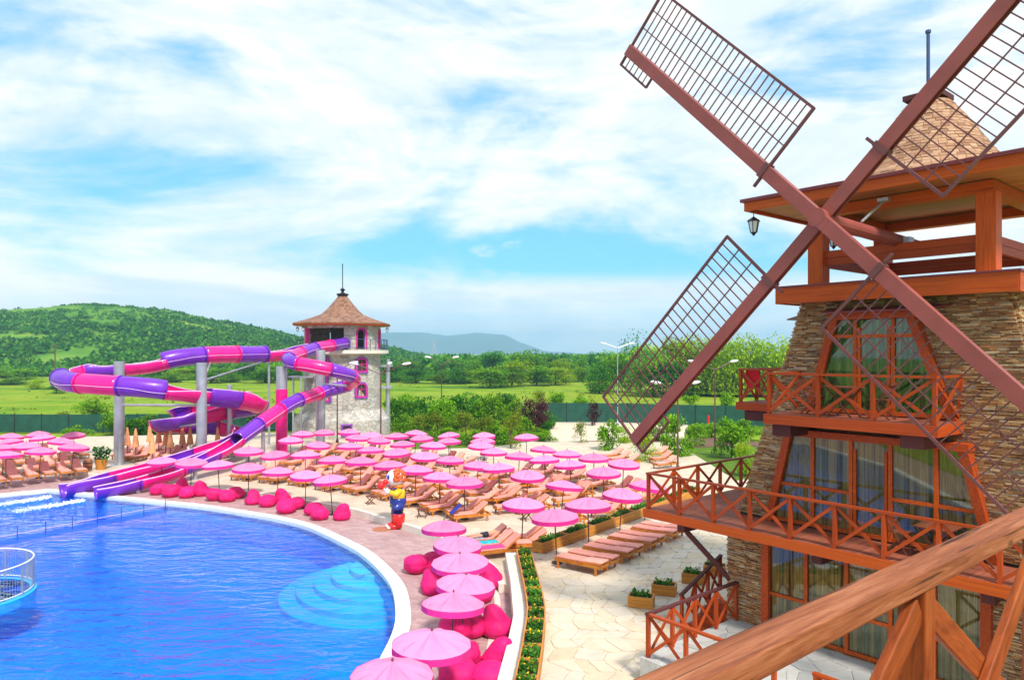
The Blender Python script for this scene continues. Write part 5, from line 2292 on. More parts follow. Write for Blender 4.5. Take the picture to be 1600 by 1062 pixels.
J = {'pel': (0.0, 0, 0.55), 'spi': (0.25, 0, 0.57), 'che': (0.45, 0, 0.60), 'nek': (0.62, 0, 0.66), 'hea': (0.75, 0.02, 0.74),
     'hl': (-0.06, 0.11, 0.54), 'kl': (-0.48, 0.15, 0.53), 'al': (-0.90, 0.15, 0.51), 'fl': (-1.02, 0.17, 0.46),
     'hr': (-0.06, -0.11, 0.54), 'kr': (-0.48, -0.14, 0.53), 'ar': (-0.88, -0.18, 0.52), 'fr': (-1.02, -0.2, 0.47),
     'sl': (0.52, 0.19, 0.60), 'el': (0.68, 0.33, 0.58), 'wl': (0.88, 0.20, 0.72), 'sr': (0.52, -0.19, 0.60), 'er': (0.68, -0.33, 0.58), 'wr': (0.88, -0.20, 0.72)}
RD = {'pel': 0.135, 'spi': 0.125, 'che': 0.135, 'nek': 0.055, 'hea': 0.095, 'hl': 0.09, 'kl': 0.06, 'al': 0.038, 'fl': 0.035, 'hr': 0.09, 'kr': 0.06, 'ar': 0.038, 'fr': 0.035,
      'sl': 0.065, 'el': 0.045, 'wl': 0.03, 'sr': 0.065, 'er': 0.045, 'wr': 0.03}
ks_ = list(J)
E = [('pel', 'spi'), ('spi', 'che'), ('che', 'nek'), ('nek', 'hea'), ('pel', 'hl'), ('hl', 'kl'), ('kl', 'al'), ('al', 'fl'), ('pel', 'hr'), ('hr', 'kr'), ('kr', 'ar'), ('ar', 'fr'),
     ('che', 'sl'), ('sl', 'el'), ('el', 'wl'), ('che', 'sr'), ('sr', 'er'), ('er', 'wr')]


def skinned(name, mat, parent, keys, edges, scale=1.0):
    me = bpy.data.meshes.new(name)
    me.from_pydata([tuple(sb(*J[k])) for k in keys], [(keys.index(a), keys.index(b)) for a, b in edges], [])
    me.materials.append(MATS[mat])
    o = bpy.data.objects.new(name, me)
    COL.objects.link(o)
    o.parent = parent
    md = o.modifiers.new('skin', 'SKIN')
    md.use_smooth_shade = True
    for i, k in enumerate(keys):
        sv = me.skin_vertices[0].data[i]
        sv.radius = (RD[k] * scale, RD[k] * scale * 0.85)
        sv.use_root = i == 0
    sd_ = o.modifiers.new('sub', 'SUBSURF')
    sd_.levels = sd_.render_levels = 2
    return o


# skin_vertices layer is made through bmesh
def with_skin(me):
    bm = bmesh.new()
    bm.from_mesh(me)
    bm.verts.layers.skin.verify()
    bm.to_mesh(me)
    bm.free()


_old = skinned


def skinned(name, mat, parent, keys, edges, scale=1.0):
    me = bpy.data.meshes.new(name)
    me.from_pydata([tuple(sb(*J[k])) for k in keys], [(keys.index(a), keys.index(b)) for a, b in edges], [])
    with_skin(me)
    me.materials.append(MATS[mat])
    o = bpy.data.objects.new(name, me)
    COL.objects.link(o)
    o.parent = parent
    WM[o.name] = WM[parent.name].copy()
    for i, k in enumerate(keys):
        sv = me.skin_vertices[0].data[i]
        sv.radius = (RD[k] * scale, RD[k] * scale * 0.85)
        sv.use_root = i == 0
    md = o.modifiers.new('skin', 'SKIN')
    md.use_smooth_shade = True
    sd_ = o.modifiers.new('sub', 'SUBSURF')
    sd_.levels = sd_.render_levels = 2
    return o


skinned('body', 'skin', bx, ks_, E)
J['sh0'], RD['sh0'] = (0.10, 0, 0.555), 0.135
J['hl2'], RD['hl2'] = (-0.30, 0.135, 0.535), 0.078
J['hr2'], RD['hr2'] = (-0.30, -0.13, 0.535), 0.078
skinned('shorts', 'dark_cloth', bx, ['pel', 'sh0', 'hl', 'hl2', 'hr', 'hr2'], [('pel', 'sh0'), ('pel', 'hl'), ('hl', 'hl2'), ('pel', 'hr'), ('hr', 'hr2')], 1.12)
MB().ball(SB + sside * 0.75 + sb(0.77, 0.02, 0.79), (0.10, 0.09, 0.09)).build('hair', 'dark_cloth', bx, smooth=True)

# small folding stools beside the loungers


def stool(p, ang, label):
    c = thing('folding_stool', label, 'stool', p, ang, 'folding stools')
    M = WM[c.name]

    def w(x, y, z):
        return M @ Vector((x, y, z))
    for s in (-1, 1):
        bar('leg', 'wood_furniture', c, w(-0.22, s * 0.2, 0), w(0.22, s * 0.2, 0.42), 0.03, 0.045)
        bar('leg', 'wood_furniture', c, w(0.22, s * 0.17, 0), w(-0.22, s * 0.17, 0.42), 0.03, 0.045)
    for i in range(5):
        bar('slat', 'wood_furniture', c, w(-0.2 + i * 0.1, -0.24, 0.44), w(-0.2 + i * 0.1, 0.24, 0.44), 0.08, 0.022)


for i, (x, y, lb) in enumerate(((579, 787, 'dark wooden folding stool left of the clown statue'), (660, 808, 'dark wooden folding stool right of the clown statue'), (822, 812, 'dark wooden folding stool beside the front row loungers'))):
    q = P(x, y, ZL)
    stool(q, 0.4 + i, lb)

# ------------------------------------------------------------------ bean bags


def bag_mesh(seed, tall):
    rn = random.Random(seed)
    prof = []
    H = 0.88 if tall else 0.68
    n = 22
    m = 14
    vs, fs = [], []
    lean = Vector((rn.uniform(-.2, .2), rn.uniform(-.2, .2), 0))
    for i in range(m + 1):
        k = i / m
        z = H * k
        if tall:
            r = lerp_tab([(0, 0.36), (0.08, 0.45), (0.22, 0.50), (0.42, 0.46), (0.6, 0.36), (0.76, 0.30), (0.88, 0.24), (0.95, 0.17), (1.0, 0.07)], k)
        else:
            r = 0.50 * math.sqrt(max(0.0, 1 - (2 * (0.08 + 0.92 * k) - 1) ** 2)) ** 0.9
        r = max(r, 0.03)
        for j in range(n):
            a = 2 * math.pi * j / n
            d = Vector((math.cos(a), math.sin(a), 0))
            wr = 1 + 0.16 * noise.noise(Vector((d.x * 1.6 + seed * 3.1, d.y * 1.6, z * 2.4))) + 0.05 * noise.noise(Vector((d.x * 5 + seed, d.y * 5, z * 6)))
            crease = 1 - 0.05 * math.exp(-((k - 0.52) / 0.08) ** 2)
            p = d * r * wr * crease + lean * k * k
            vs.append(Vector((p.x, p.y, max(0.004, z + (0.04 * noise.noise(Vector((d.x * 2, d.y * 2, seed))) if 0 < k else 0)))))
    for i in range(m):
        for j in range(n):
            j2 = (j + 1) % n
            fs.append((i * n + j, i * n + j2, (i + 1) * n + j2, (i + 1) * n + j))
    fs.append(tuple(range(n - 1, -1, -1)))
    fs.append(tuple(range(m * n, m * n + n)))
    b = MB().add(vs, fs)
    me = bpy.data.meshes.new('bean_bag')
    me.from_pydata([tuple(v) for v in b.v], [], b.f)
    me.materials.append(MATS['beanbag_pink'])
    me.polygons.foreach_set('use_smooth', [True] * len(me.polygons))
    me.update()
    sm = MB()
    for j in (0, 6, 11, 17):
        sm.tube([Vector((vs[i * n + j].x * 1.008, vs[i * n + j].y * 1.008, vs[i * n + j].z)) for i in range(m + 1)], 0.011, 5)
    se = bpy.data.meshes.new('bean_bag_seam')
    se.from_pydata([tuple(v) for v in sm.v], [], sm.f)
    se.materials.append(MATS['trim_magenta'])
    se.update()
    return me, se


BM = [bag_mesh(s, s % 2 == 0) for s in range(6)]
BAGS = [(246, 772, 1), (266, 776, 3), (283, 768, 0), (292, 777, 5), (314, 774, 2), (337, 781, 1), (355, 783, 3), (369, 778, 5), (396, 787, 0), (418, 791, 3), (442, 786, 2), (447, 801, 1),
        (463, 794, 5), (488, 804, 1), (500, 811, 3), (534, 811, 4),
        (651, 893, 1), (676, 890, 5), (677, 926, 4), (768, 916, 2), (750, 938, 3), (739, 992, 1), (710, 998, 5), (777, 990, 0), (777, 1040, 2), (716, 1045, 1), (718, 1075, 3), (767, 1080, 5)]
ncl = 0
for i, (x, y, s) in enumerate(BAGS):
    p = P(x, y, 0)
    o = bpy.data.objects.new('bean_bag', BM[s][0])
    COL.objects.link(o)
    so = bpy.data.objects.new('seam', BM[s][1])
    COL.objects.link(so)
    so.parent = o
    o.location = (p.x, p.y, 0)
    o.rotation_euler = (0, 0, rnd.uniform(0, 6.28))
    k = rnd.uniform(0.92, 1.1)
    o.scale = (k, k, k)
    if i < 16:
        lab = f'hot pink bean bag, {ORD[i]} from the left along the far pool edge'
    else:
        lab = f'hot pink bean bag, {ORD[i - 16]} from the back beside the near poolside parasols'
    tag(o, lab, 'bean bag', 'hot pink bean bags')

# ------------------------------------------------------------------ clown statue
cp_ = P(622, 824, 0)
cl = thing('clown_statue', 'painted clown statue in yellow shirt and blue dungarees on the pool deck', 'statue', cp_)
fx = Vector((-0.93, -0.36, 0)).normalized()      # the way the clown looks
fy = Vector((-fx.y, fx.x, 0))
K_ = 1.0


def cw(x, y, z):
    return cp_ + fx * x + fy * y + ZV * z


crot = frame(fx)
m = MB()
for s in (-1, 1):
    m.tube([cw(0, s * 0.20, 0.10), cw(0, s * 0.2, 0.5), cw(0, s * 0.19, 0.72)], [0.26, 0.29, 0.30], 14)
m.build('red_trousers', 'clown_red', cl, smooth=True)
m = MB()
for s in (-1, 1):
    m.ball(cw(0.18, s * 0.2, 0.12), (0.38, 0.17, 0.14), 16, 9, crot)
m.build('shoes', 'clown_red', cl, smooth=True)
m = MB()
for s in (-1, 1):
    m.ball(cw(0.49, s * 0.2, 0.09), (0.11, 0.13, 0.09), 12, 7, crot)
m.build('toe_caps', 'clown_white', cl, smooth=True)
m = MB()
for s in (-1, 1):
    m.tube([cw(0, s * 0.19, 0.66), cw(0, s * 0.17, 1.0), cw(0, s * 0.12, 1.25)], [0.31, 0.30, 0.30], 14)
m.lathe([(0.36, 1.12), (0.42, 1.25), (0.40, 1.42), (0.36, 1.5)], 18, cp_)
m.poly_extrude([cw(0.30, -0.2, 1.4), cw(0.30, 0.2, 1.4), cw(0.26, 0.18, 1.85), cw(0.26, -0.18, 1.85)], fx * 0.1)
for s in (-1, 1):
    m.tube([cw(0.33, s * 0.16, 1.82), cw(0.2, s * 0.2, 1.97), cw(-0.1, s * 0.2, 2.0), cw(-0.34, s * 0.16, 1.5)], 0.05, 8)
m.build('dungarees', 'clown_blue', cl, smooth=True)
m = MB().lathe([(0.37, 1.42), (0.36, 1.65), (0.33, 1.85), (0.2, 2.0), (0.14, 2.04)], 18, cp_)
m.tube([cw(0, -0.28, 1.86), cw(-0.02, -0.46, 1.6), cw(0.04, -0.48, 1.4)], [0.17, 0.18, 0.13], 12)
m.tube([cw(0, 0.28, 1.86), cw(0.2, 0.42, 1.72), cw(0.5, 0.3, 1.82)], [0.17, 0.16, 0.12], 12)
m.build('shirt', 'clown_yellow', cl, smooth=True)
m = MB().ball(cw(0.10, -0.47, 1.28), (0.15, 0.13, 0.16), 12, 8, crot)
for q in range(4):
    m.tube([cw(0.1 + 0.02 * q, -0.40 - 0.05 * q, 1.22), cw(0.20, -0.40 - 0.05 * q, 1.10), cw(0.16, -0.41 - 0.04 * q, 1.02)], [0.05, 0.045, 0.03], 7)
m.tube([cw(0.16, -0.38, 1.30), cw(0.26, -0.33, 1.24)], [0.05, 0.035], 7)
m.ball(cw(0.2, -0.3, 1.05), (0.16, 0.12, 0.13), 10, 7, crot)
m.build('green_glove', 'clown_green', cl, smooth=True)
m = MB().ball(cw(0.56, 0.24, 1.86), (0.15, 0.12, 0.13), 12, 8, crot)
for q in range(4):
    m.tube([cw(0.62, 0.30 - 0.06 * q, 1.90), cw(0.72, 0.29 - 0.06 * q, 1.96), cw(0.74, 0.24 - 0.04 * q, 2.02)], [0.045, 0.04, 0.03], 7)
m.tube([cw(0.52, 0.15, 1.93), cw(0.60, 0.10, 2.0)], [0.045, 0.03], 7)
m.build('white_glove', 'clown_white', cl, smooth=True)
m = MB().lathe([(0.30, 2.0), (0.34, 2.06), (0.26, 2.14)], 16, cp_)
m.build('collar', 'clown_orange', cl, smooth=True)
hc = cw(0.12, 0, 2.46)
hd = MB().ball(hc, (0.46, 0.40, 0.42), 20, 14, crot).build('head', 'clown_white', cl, smooth=True)
for s in (-1, 1):
    MB().ball(cw(0.50, s * 0.15, 2.52), (0.07, 0.10, 0.12), 12, 8, crot).build('eye', 'towel_blue', hd, smooth=True)
    MB().ball(cw(0.0, s * 0.41, 2.44), (0.09, 0.05, 0.11), 10, 7, crot).build('ear', 'clown_white', hd, smooth=True)
MB().ball(cw(0.52, 0, 2.24), (0.06, 0.2, 0.07), 12, 7, crot).build('mouth', 'clown_red', hd, smooth=True)
m = MB().tube([cw(0.52, 0, 2.30), cw(0.70, 0.08, 2.20)], [0.09, 0.10], 10).ball(cw(0.62, 0.02, 2.28), 0.14).ball(cw(0.86, 0.14, 2.14), 0.20)
m.build('red_nose', 'clown_red', hd, smooth=True)
rn = random.Random(8)
m = MB()
for i in range(60):
    a = rn.uniform(0.9, 5.38)
    zt = rn.uniform(-0.25, 0.95)
    cc = math.sqrt(1 - min(1, zt * zt))
    d = Vector((math.cos(a) * cc * 0.44, math.sin(a) * cc * 0.40, zt * 0.41))
    if d.x > 0.12 and zt < 0.6:
        continue
    m.ball(hc + crot @ d, 0.10, 8, 6)
m.build('hair', 'clown_hair', hd, smooth=True)
MB().lathe([(0.5, 0.0), (0.48, 0.012)], 24, cw(0.75, 0, 0)).build('shadow_reflection_spot', 'terracotta', cl)  # thin reddish disc paints the statue's shadow spot and red reflection on the deck

# ------------------------------------------------------------------ planters


def leaf_clump(m, c, rx, ry, h, n, rn, s=0.06):
    for i in range(n):
        p = Vector(c) + Vector((rn.uniform(-rx, rx), rn.uniform(-ry, ry), rn.uniform(0.0, h)))
        q = Matrix.Rotation(rn.uniform(0, 6.3), 3, 'Z') @ Matrix.Rotation(rn.uniform(-1.0, 1.0), 3, 'X')
        ss = s * rn.uniform(0.6, 1.5)
        m.add([p + q @ Vector(v) for v in ((-ss * 0.6, 0, 0), (0, -ss, 0), (ss * 0.6, 0, 0.01), (0, ss, 0.02))], [(0, 1, 2, 3)])


def planter(c, ang, lx, ly, h, label, group, rn, flowers=False, cells=1, name='planter_box'):
    t = thing(name, label, 'planter', c, ang, group)
    M = WM[t.name]

    def w(x, y, z):
        return M @ Vector((x, y, z))
    nbd = 3
    rt = Matrix.Rotation(ang, 3, 'Z')
    for s in (-1, 1):
        for i in range(nbd):
            z = h * (i + 0.5) / nbd
            piece('board', 'wood_planter', t, w(0, s * (ly / 2 - 0.02), z), (lx, 0.04, h / nbd - 0.008), rt)
            piece('board', 'wood_planter', t, w(s * (lx / 2 - 0.02), 0, z), (0.04, ly - 0.085, h / nbd - 0.008), rt)
    piece('soil', 'soil', t, w(0, 0, h * 0.42), (lx - 0.09, ly - 0.09, h * 0.82), rt)
    m = MB()
    leaf_clump(m, (rn.uniform(-.06, .06), 0, h * 0.8), lx * 0.34, ly * 0.34, 0.2, int(150 * lx * ly + (30 if flowers else 60)), rn)
    m.v = [M @ v for v in m.v]
    m.build('plants', 'leaf_plant', t)
    if flowers:
        m = MB()
        leaf_clump(m, (0, 0, h * 0.8 + 0.12), lx * 0.3, ly * 0.3, 0.14, 14, rn, 0.03)
        m.v = [M @ v for v in m.v]
        m.build('flowers', 'petal_yellow', t)
    return t


rn = random.Random(4)
FP = [(1002, 946), (1038, 927), (1084, 909), (1117, 896)]
for i, (x, y) in enumerate(FP):
    p = P(x, y, ZT) + ZV * 0.012
    planter(p, math.atan2(-0.35, 1), 0.78, 0.5, 0.34, f'wooden planter box, {ORD[i]} from the left standing free on the terrace', 'free-standing planter boxes', rn, i == 1)
# long planters between lounge deck and terrace
a, b = tA[0] + Vector((0.25, 0, 0)), tA[1]
d = (b - a)
nbx = 5
ang = math.atan2(d.y, d.x)
for i in range(nbx + 3):
    c = a + d * ((i + 0.5) / nbx)
    c.z = ZT + 0.012
    nn = Vector((d.y, -d.x, 0)).normalized()
    planter(c + nn * 0.15, ang, d.length / nbx - 0.01, 0.55, 0.42, f'long wooden planter, {ORD[i]} from the near end between loungers and terrace', 'planters along the lounger deck', rn)
# the column of small compartments along the pool wall
edge = catmull([P(818, 872, ZT), P(826, 905, ZT), P(837, 960, ZT), P(834, 1010, ZT), P(826, 1062, ZT), P(812, 1140, ZT)], 0.1)
ds = [0]
for p, q in zip(edge, edge[1:]):
    ds.append(ds[-1] + (q - p).length)
ncell = int(ds[-1] / 0.85)
for i in range(ncell):
    mid = ds[-1] * (i + 0.5) / ncell
    k = min(range(len(ds)), key=lambda j: abs(ds[j] - mid))
    t_ = (edge[min(k + 2, len(edge) - 1)] - edge[max(0, k - 2)]).normalized()
    c = edge[k].copy()
    c.z = ZT + 0.012
    planter(c, math.atan2(t_.y, t_.x), ds[-1] / ncell - 0.012, 0.56, 0.36, f'square planter with flowers, {ORD[i]} from the far end along the terrace wall', 'square planters along the terrace wall', rn, True)
# white drain line in the pool deck
dl = catmull([P(700, 850, 0), P(745, 885, 0), P(772, 921, 0), P(777, 950, 0), P(769, 995, 0), P(758, 1062, 0)], 0.3)
m = MB()
for p, q in zip(dl, dl[1:]):
    m.bar(p + ZV * 0.004, q + ZV * 0.004 + (q - p) * 0.04, 0.2, 0.02)
m.build('drain_channel', 'wall_coping', bpy.data.objects['pool_deck'])

# barrel and pot left of the slide
q = P(137, 734, ZL)
br = thing('wooden_barrel', 'small reddish wooden barrel beside the potted palm near the slides', 'barrel', q)
MB().lathe([(0.24, 0), (0.30, 0.3), (0.30, 0.5), (0.25, 0.75), (0.22, 0.75), (0.2, 0.6)], 14, q).build('staves', 'terracotta', br)
MB().lathe([(0.295, 0.2), (0.305, 0.2), (0.305, 0.25), (0.295, 0.25)], 14, q).lathe([(0.30, 0.5), (0.31, 0.5), (0.30, 0.55)], 14, q).build('hoops', 'dark_metal', br)
q = P(158, 733, ZL)
pt = thing('potted_plant', 'leafy plant in a tall wooden pot near the slides', 'plant pot', q)
MB().lathe([(0.30, 0), (0.42, 0.75), (0.38, 0.75), (0.36, 0.6)], 12, q).build('pot', 'wood_planter', pt)
m = MB()
leaf_clump(m, q + ZV * 0.75, 0.45, 0.45, 0.8, 220, rn, 0.13)
m.build('foliage', 'leaf_plant', pt)

# ------------------------------------------------------------------ round railing in the pool, rope with floats
rc = Vector((-23.3 + 2.0, 24.0, 0))
pcn = P(-55, 927, 0)
isl = thing('pool_island', 'round white-railed shallow basin at the left of the pool', 'pool basin', Vector((pcn.x, pcn.y, WZ)))
RI = 2.15
MB().lathe([(0.9, -1.62), (0.9, -0.52), (RI - 0.1, -0.48), (RI, -0.4), (RI, -0.07), (RI - 0.22, -0.06), (RI - 0.22, -0.3), (0.1, -0.32)], 48, (pcn.x, pcn.y, 0), cap=False).build('wall', 'pool_tile', isl)
for k in range(12):
    a = 2 * math.pi * k / 12
    p = Vector((pcn.x + (RI - 0.1) * math.cos(a), pcn.y + (RI - 0.1) * math.sin(a), -0.07))
    bar('post', 'steel', isl, p, p + ZV * 1.12, 0.05, 0.05)
for k in range(120):
    if k % 10 == 0:
        continue
    a = 2 * math.pi * k / 120
    p = Vector((pcn.x + (RI - 0.1) * math.cos(a), pcn.y + (RI - 0.1) * math.sin(a), 0.04))
    bar('baluster', 'steel', isl, p, p + ZV * 0.98, 0.012, 0.012)
for z, r_ in ((1.05, 0.03), (0.03, 0.02)):
    pts = [Vector((pcn.x + (RI - 0.1) * math.cos(a * math.pi / 32), pcn.y + (RI - 0.1) * math.sin(a * math.pi / 32), z)) for a in range(65)]
    MB().tube(pts, r_, 8, cap=False).build('handrail', 'white_paint', isl, smooth=True)
wi = MB().lathe([(RI - 0.23, 0.0), (0.0, 0.0)], 48, (pcn.x, pcn.y, WZ + 0.03)).build('shallow_water', 'pool_water', isl)
rp_ = thing('lane_rope', 'white pool lane rope with small upright posts below the slides', 'lane rope', P(140, 812, WZ))
a, b = P(-20, 843, WZ), P(290, 784, WZ)
a.z = b.z = WZ + 0.02
MB().tube([a.lerp(b, k / 20) for k in range(21)], 0.016, 6).build('rope', 'slide_rim', rp_)
for k in range(1, 8):
    p = a.lerp(b, k / 8)
    MB().tube([p + ZV * -0.3, p + ZV * 0.35], 0.022, 8).build('post', 'blue_rail', rp_)

# ------------------------------------------------------------------ street lamps


def lamp(base, h, heads, label, mat='pole_brown', armlen=1.9, rise=0.7, spin=0.0, name='street_lamp'):
    t = thing(name, label, 'street lamp', base, 0, 'park lamps')
    MB().tube([base, base + ZV * h], [0.07, 0.05], 8).lathe([(0.13, 0), (0.13, 0.25), (0.07, 0.4)], 10, base).build('post', mat, t)
    for a in heads:
        d = Vector((math.cos(a), math.sin(a), 0))
        e = base + ZV * (h + rise) + d * armlen
        ar_ = MB().tube([base + ZV * (h - 0.1), e], 0.04, 6).build('arm', mat, t)
        MB().ball(e + d * 0.3 + ZV * 0.04, (0.42, 0.17, 0.12), 12, 7, frame(d + ZV * 0.15)).build('lamp_head', 'lamp_glass', ar_, smooth=True)
    return t


lb = P(595, 706, ZL)
lamp(lb, 6.55, (R(-8), R(188), R(80)), 'brown three-armed park lamp standing in front of the slide tower', armlen=1.9, rise=0.75)
lb = P(527, 692, ZL)
lamp(lb, 6.6, (R(20), R(200)), 'brown two-armed park lamp right before the slide tower wall', armlen=1.2, rise=0.7)
lb = P(690, 672, 0)
lamp(lb, 7.2, (R(20), R(165)), 'brown two-armed park lamp among the shrubs right of the slide tower', armlen=1.3, rise=0.8)
lb = P(1059, 734, ZL)
lamp(lb, 5.5, (R(25), R(150)), 'tall brown lamp post behind the lower left sail', armlen=1.3, rise=0.6)
lb = P(1117, 706, ZL)
lamp(lb, 6.9, (R(15), R(170)), 'brown lamp with two white heads left of the windmill wall', armlen=1.5, rise=0.6)
lb = P(965, 663, 0)
lamp(lb, 9.2, (R(10), R(165)), 'tall silver lamp post beside the sand court', mat='steel', armlen=1.4, rise=0.4)
q = P(1107, 673, 0)
tag(MB().tube([q, q + ZV * 1.7], 0.12, 8).lathe([(0.2, 0), (0.2, 0.1), (0.12, 0.12)], 10, q).build('net_post', 'red_cloth'), 'short red net post on the sand court', 'post')
# tea table under the trees
rc_ = thing('red_towel', 'red towel hanging inside the far left windmill balcony railing', 'towel', ST(-20.6, -12.6, ZB2 + 0.5))
MB().poly_extrude([ST(-20.3, -12.72, ZB2 + 0.45), ST(-20.3, -12.25, ZB2 + 0.42), ST(-20.28, -12.25, ZB2 + 1.0), ST(-20.28, -12.72, ZB2 + 1.0)], NV * -0.02).build('cloth', 'red_cloth', rc_)

# green windbreak fence


def fence(pts, h, label):
    t = thing('screen_fence', label, 'fence', pts[0])
    for a, b in zip(pts, pts[1:]):
        n_ = max(1, int((b - a).length / 3))
        for i in range(n_):
            p, q = a.lerp(b, i / n_), a.lerp(b, (i + 1) / n_)
            bar('post', 'dark_metal', t, p, p + ZV * (h + 0.1), 0.08, 0.08)
            pl = MB().bar(p + ZV * (h / 2 + 0.05), q + ZV * (h / 2 + 0.05), 0.03, h - 0.1)
            pl.build('panel', 'green_screen', t)


fence([Vector((-80, 78, 0)), Vector((-47, 76, 0)), Vector((-33, 77, 0)), Vector((-24, 79, 0))], 2.0, 'dark green windbreak fence left of the slide tower')
fence([Vector((3, 88, 0)), Vector((14, 87, 0)), Vector((21.5, 84, 0)), Vector((38, 80, 0))], 2.4, 'dark green windbreak fence behind the sand court')

# ------------------------------------------------------------------ trees, shrubs, hill bushes


def crown_mesh(name, mat, seed, clumps, n, leaf, rx=1.0, rz=1.0, droop=0.0, hollow=0.55):
    """crown of a tree one unit tall, base of the crown near z = 0.2"""
    rn = random.Random(seed)
    cs = []
    for i in range(clumps):
        a = rn.uniform(0, 6.283)
        k = i / clumps
        r = rn.uniform(0.05, 0.26) * rx
        z = 0.08 + 0.76 * rn.random()
        sh = 1.0 - abs((z - 0.38) / 0.55) * 0.6
        cs.append((Vector((math.cos(a) * r * sh * 1.5, math.sin(a) * r * sh * 1.5, z * rz)), rn.uniform(0.11, 0.20) * (0.7 + 0.5 * sh)))
    vs, fs = [], []
    for i in range(n):
        c, r = rn.choice(cs)
        d = Vector((rn.gauss(0, 1), rn.gauss(0, 1), rn.gauss(0, 1))).normalized()
        rad = r * (hollow + (1.12 - hollow) * rn.random() ** 0.6)
        p = c + Vector((d.x * rad * (1.15), d.y * rad * 1.15, d.z * rad * (0.85 + droop * 0.8)))
        if droop and d.z < 0:
            p.z -= rn.random() * droop * 0.4
        p.z = max(p.z, 0.06)
        q = Matrix.Rotation(rn.uniform(0, 6.3), 3, 'Z') @ Matrix.Rotation(rn.uniform(-1.3, 1.3), 3, 'X')
        s = leaf * rn.uniform(0.6, 1.5)
        w_ = s * (0.35 if droop else 0.62)
        o = len(vs)
        vs += [p + q @ Vector(v) for v in ((-w_, 0, 0), (0, -s, 0.1 * s), (w_, 0, 0), (0, s, -0.1 * s))]
        fs.append((o, o + 1, o + 2, o + 3))
    me = bpy.data.meshes.new(name)
    me.from_pydata([tuple(v) for v in vs], [], fs)
    me.materials.append(MATS[mat])
    me.update()
    return me, cs


def trunk_mesh(name, cs, seed, w=0.022):
    rn = random.Random(seed)
    m = MB()
    pts = [Vector((rn.uniform(-.01, .01), rn.uniform(-.01, .01), z)) for z in (-0.02, 0.12, 0.25, 0.42, 0.6)]
    m.tube(pts, [w * 1.3, w, w * 0.85, w * 0.6, w * 0.3], 7)
    for c, r in cs[:7]:
        s = pts[2].lerp(pts[3], rn.random())
        m.tube([s, s.lerp(c, 0.5) + Vector((0, 0, 0.02)), c], [w * 0.5, w * 0.35, w * 0.12], 5)
    me = bpy.data.meshes.new(name)
    me.from_pydata([tuple(v) for v in m.v], [], m.f)
    me.materials.append(MATS['bark'])
    me.update()
    return me


KINDS = {}


def kind(key, mat, nvar=2, **kw):
    L_ = []
    for i in range(nvar):
        me, cs = crown_mesh('crown_' + key, mat, hash(key) % 1000 + i * 17 if False else sum(map(ord, key)) + i * 17, **kw)
        L_.append((me, trunk_mesh('trunk_' + key, cs, i)))
    KINDS[key] = L_


kind('mid', 'leaf_mid', 3, clumps=20, n=3600, leaf=0.022)
kind('dark', 'leaf_dark', 2, clumps=20, n=3600, leaf=0.022)
kind('lime', 'leaf_lime', 2, clumps=20, n=3600, leaf=0.020)
kind('willow', 'leaf_lime', 2, clumps=24, n=7000, leaf=0.026, droop=0.9)
kind('blue', 'leaf_bluegreen', 2, clumps=20, n=3600, leaf=0.022)
kind('sparse', 'leaf_bluegreen', 1, clumps=11, n=1100, leaf=0.017, hollow=0.3)
kind('olive', 'leaf_olive', 2, clumps=13, n=1500, leaf=0.022, hollow=0.3)
kind('purple', 'leaf_purple', 1, clumps=12, n=1500, leaf=0.026)
kind('shrub', 'leaf_mid', 2, clumps=15, n=2200, leaf=0.03, rz=0.86, rx=1.15)
kind('shrubdark', 'leaf_dark', 2, clumps=15, n=2200, leaf=0.03, rz=0.86, rx=1.15)
kind('young', 'leaf_mid', 2, clumps=14, n=1500, leaf=0.036, hollow=0.3)
tcount = {}


def tree(px, ybase, ytop, wpx, key, label, name='tree', Y=None, zg=0.0, group='trees'):
    """a tree whose foot stands on the ground where the picture shows it"""
    if Y is None:
        p = P(px, ybase, zg)
    else:
        p = Vector(((px - CX) / F * Y, Y, zg))
    h = HC + (HY - ytop) / F * p.y - zg
    w = wpx / F * p.y * (0.84 if Y and Y > 130 else 1.0)
    v = KINDS[key]
    tcount[key] = tcount.get(key, 0) + 1
    cm, tm = v[tcount[key] % len(v)]
    t = thing(name, label, 'shrub' if name == 'shrub' else 'tree', p, random.uniform(0, 6.28), group)
    sx = w / 0.86
    t.scale = (sx, sx, h / 0.98)
    for nm, me in (('crown', cm), ('trunk', tm)):
        o = bpy.data.objects.new(nm, me)
        COL.objects.link(o)
        o.parent = t
    return t


random.seed(31)
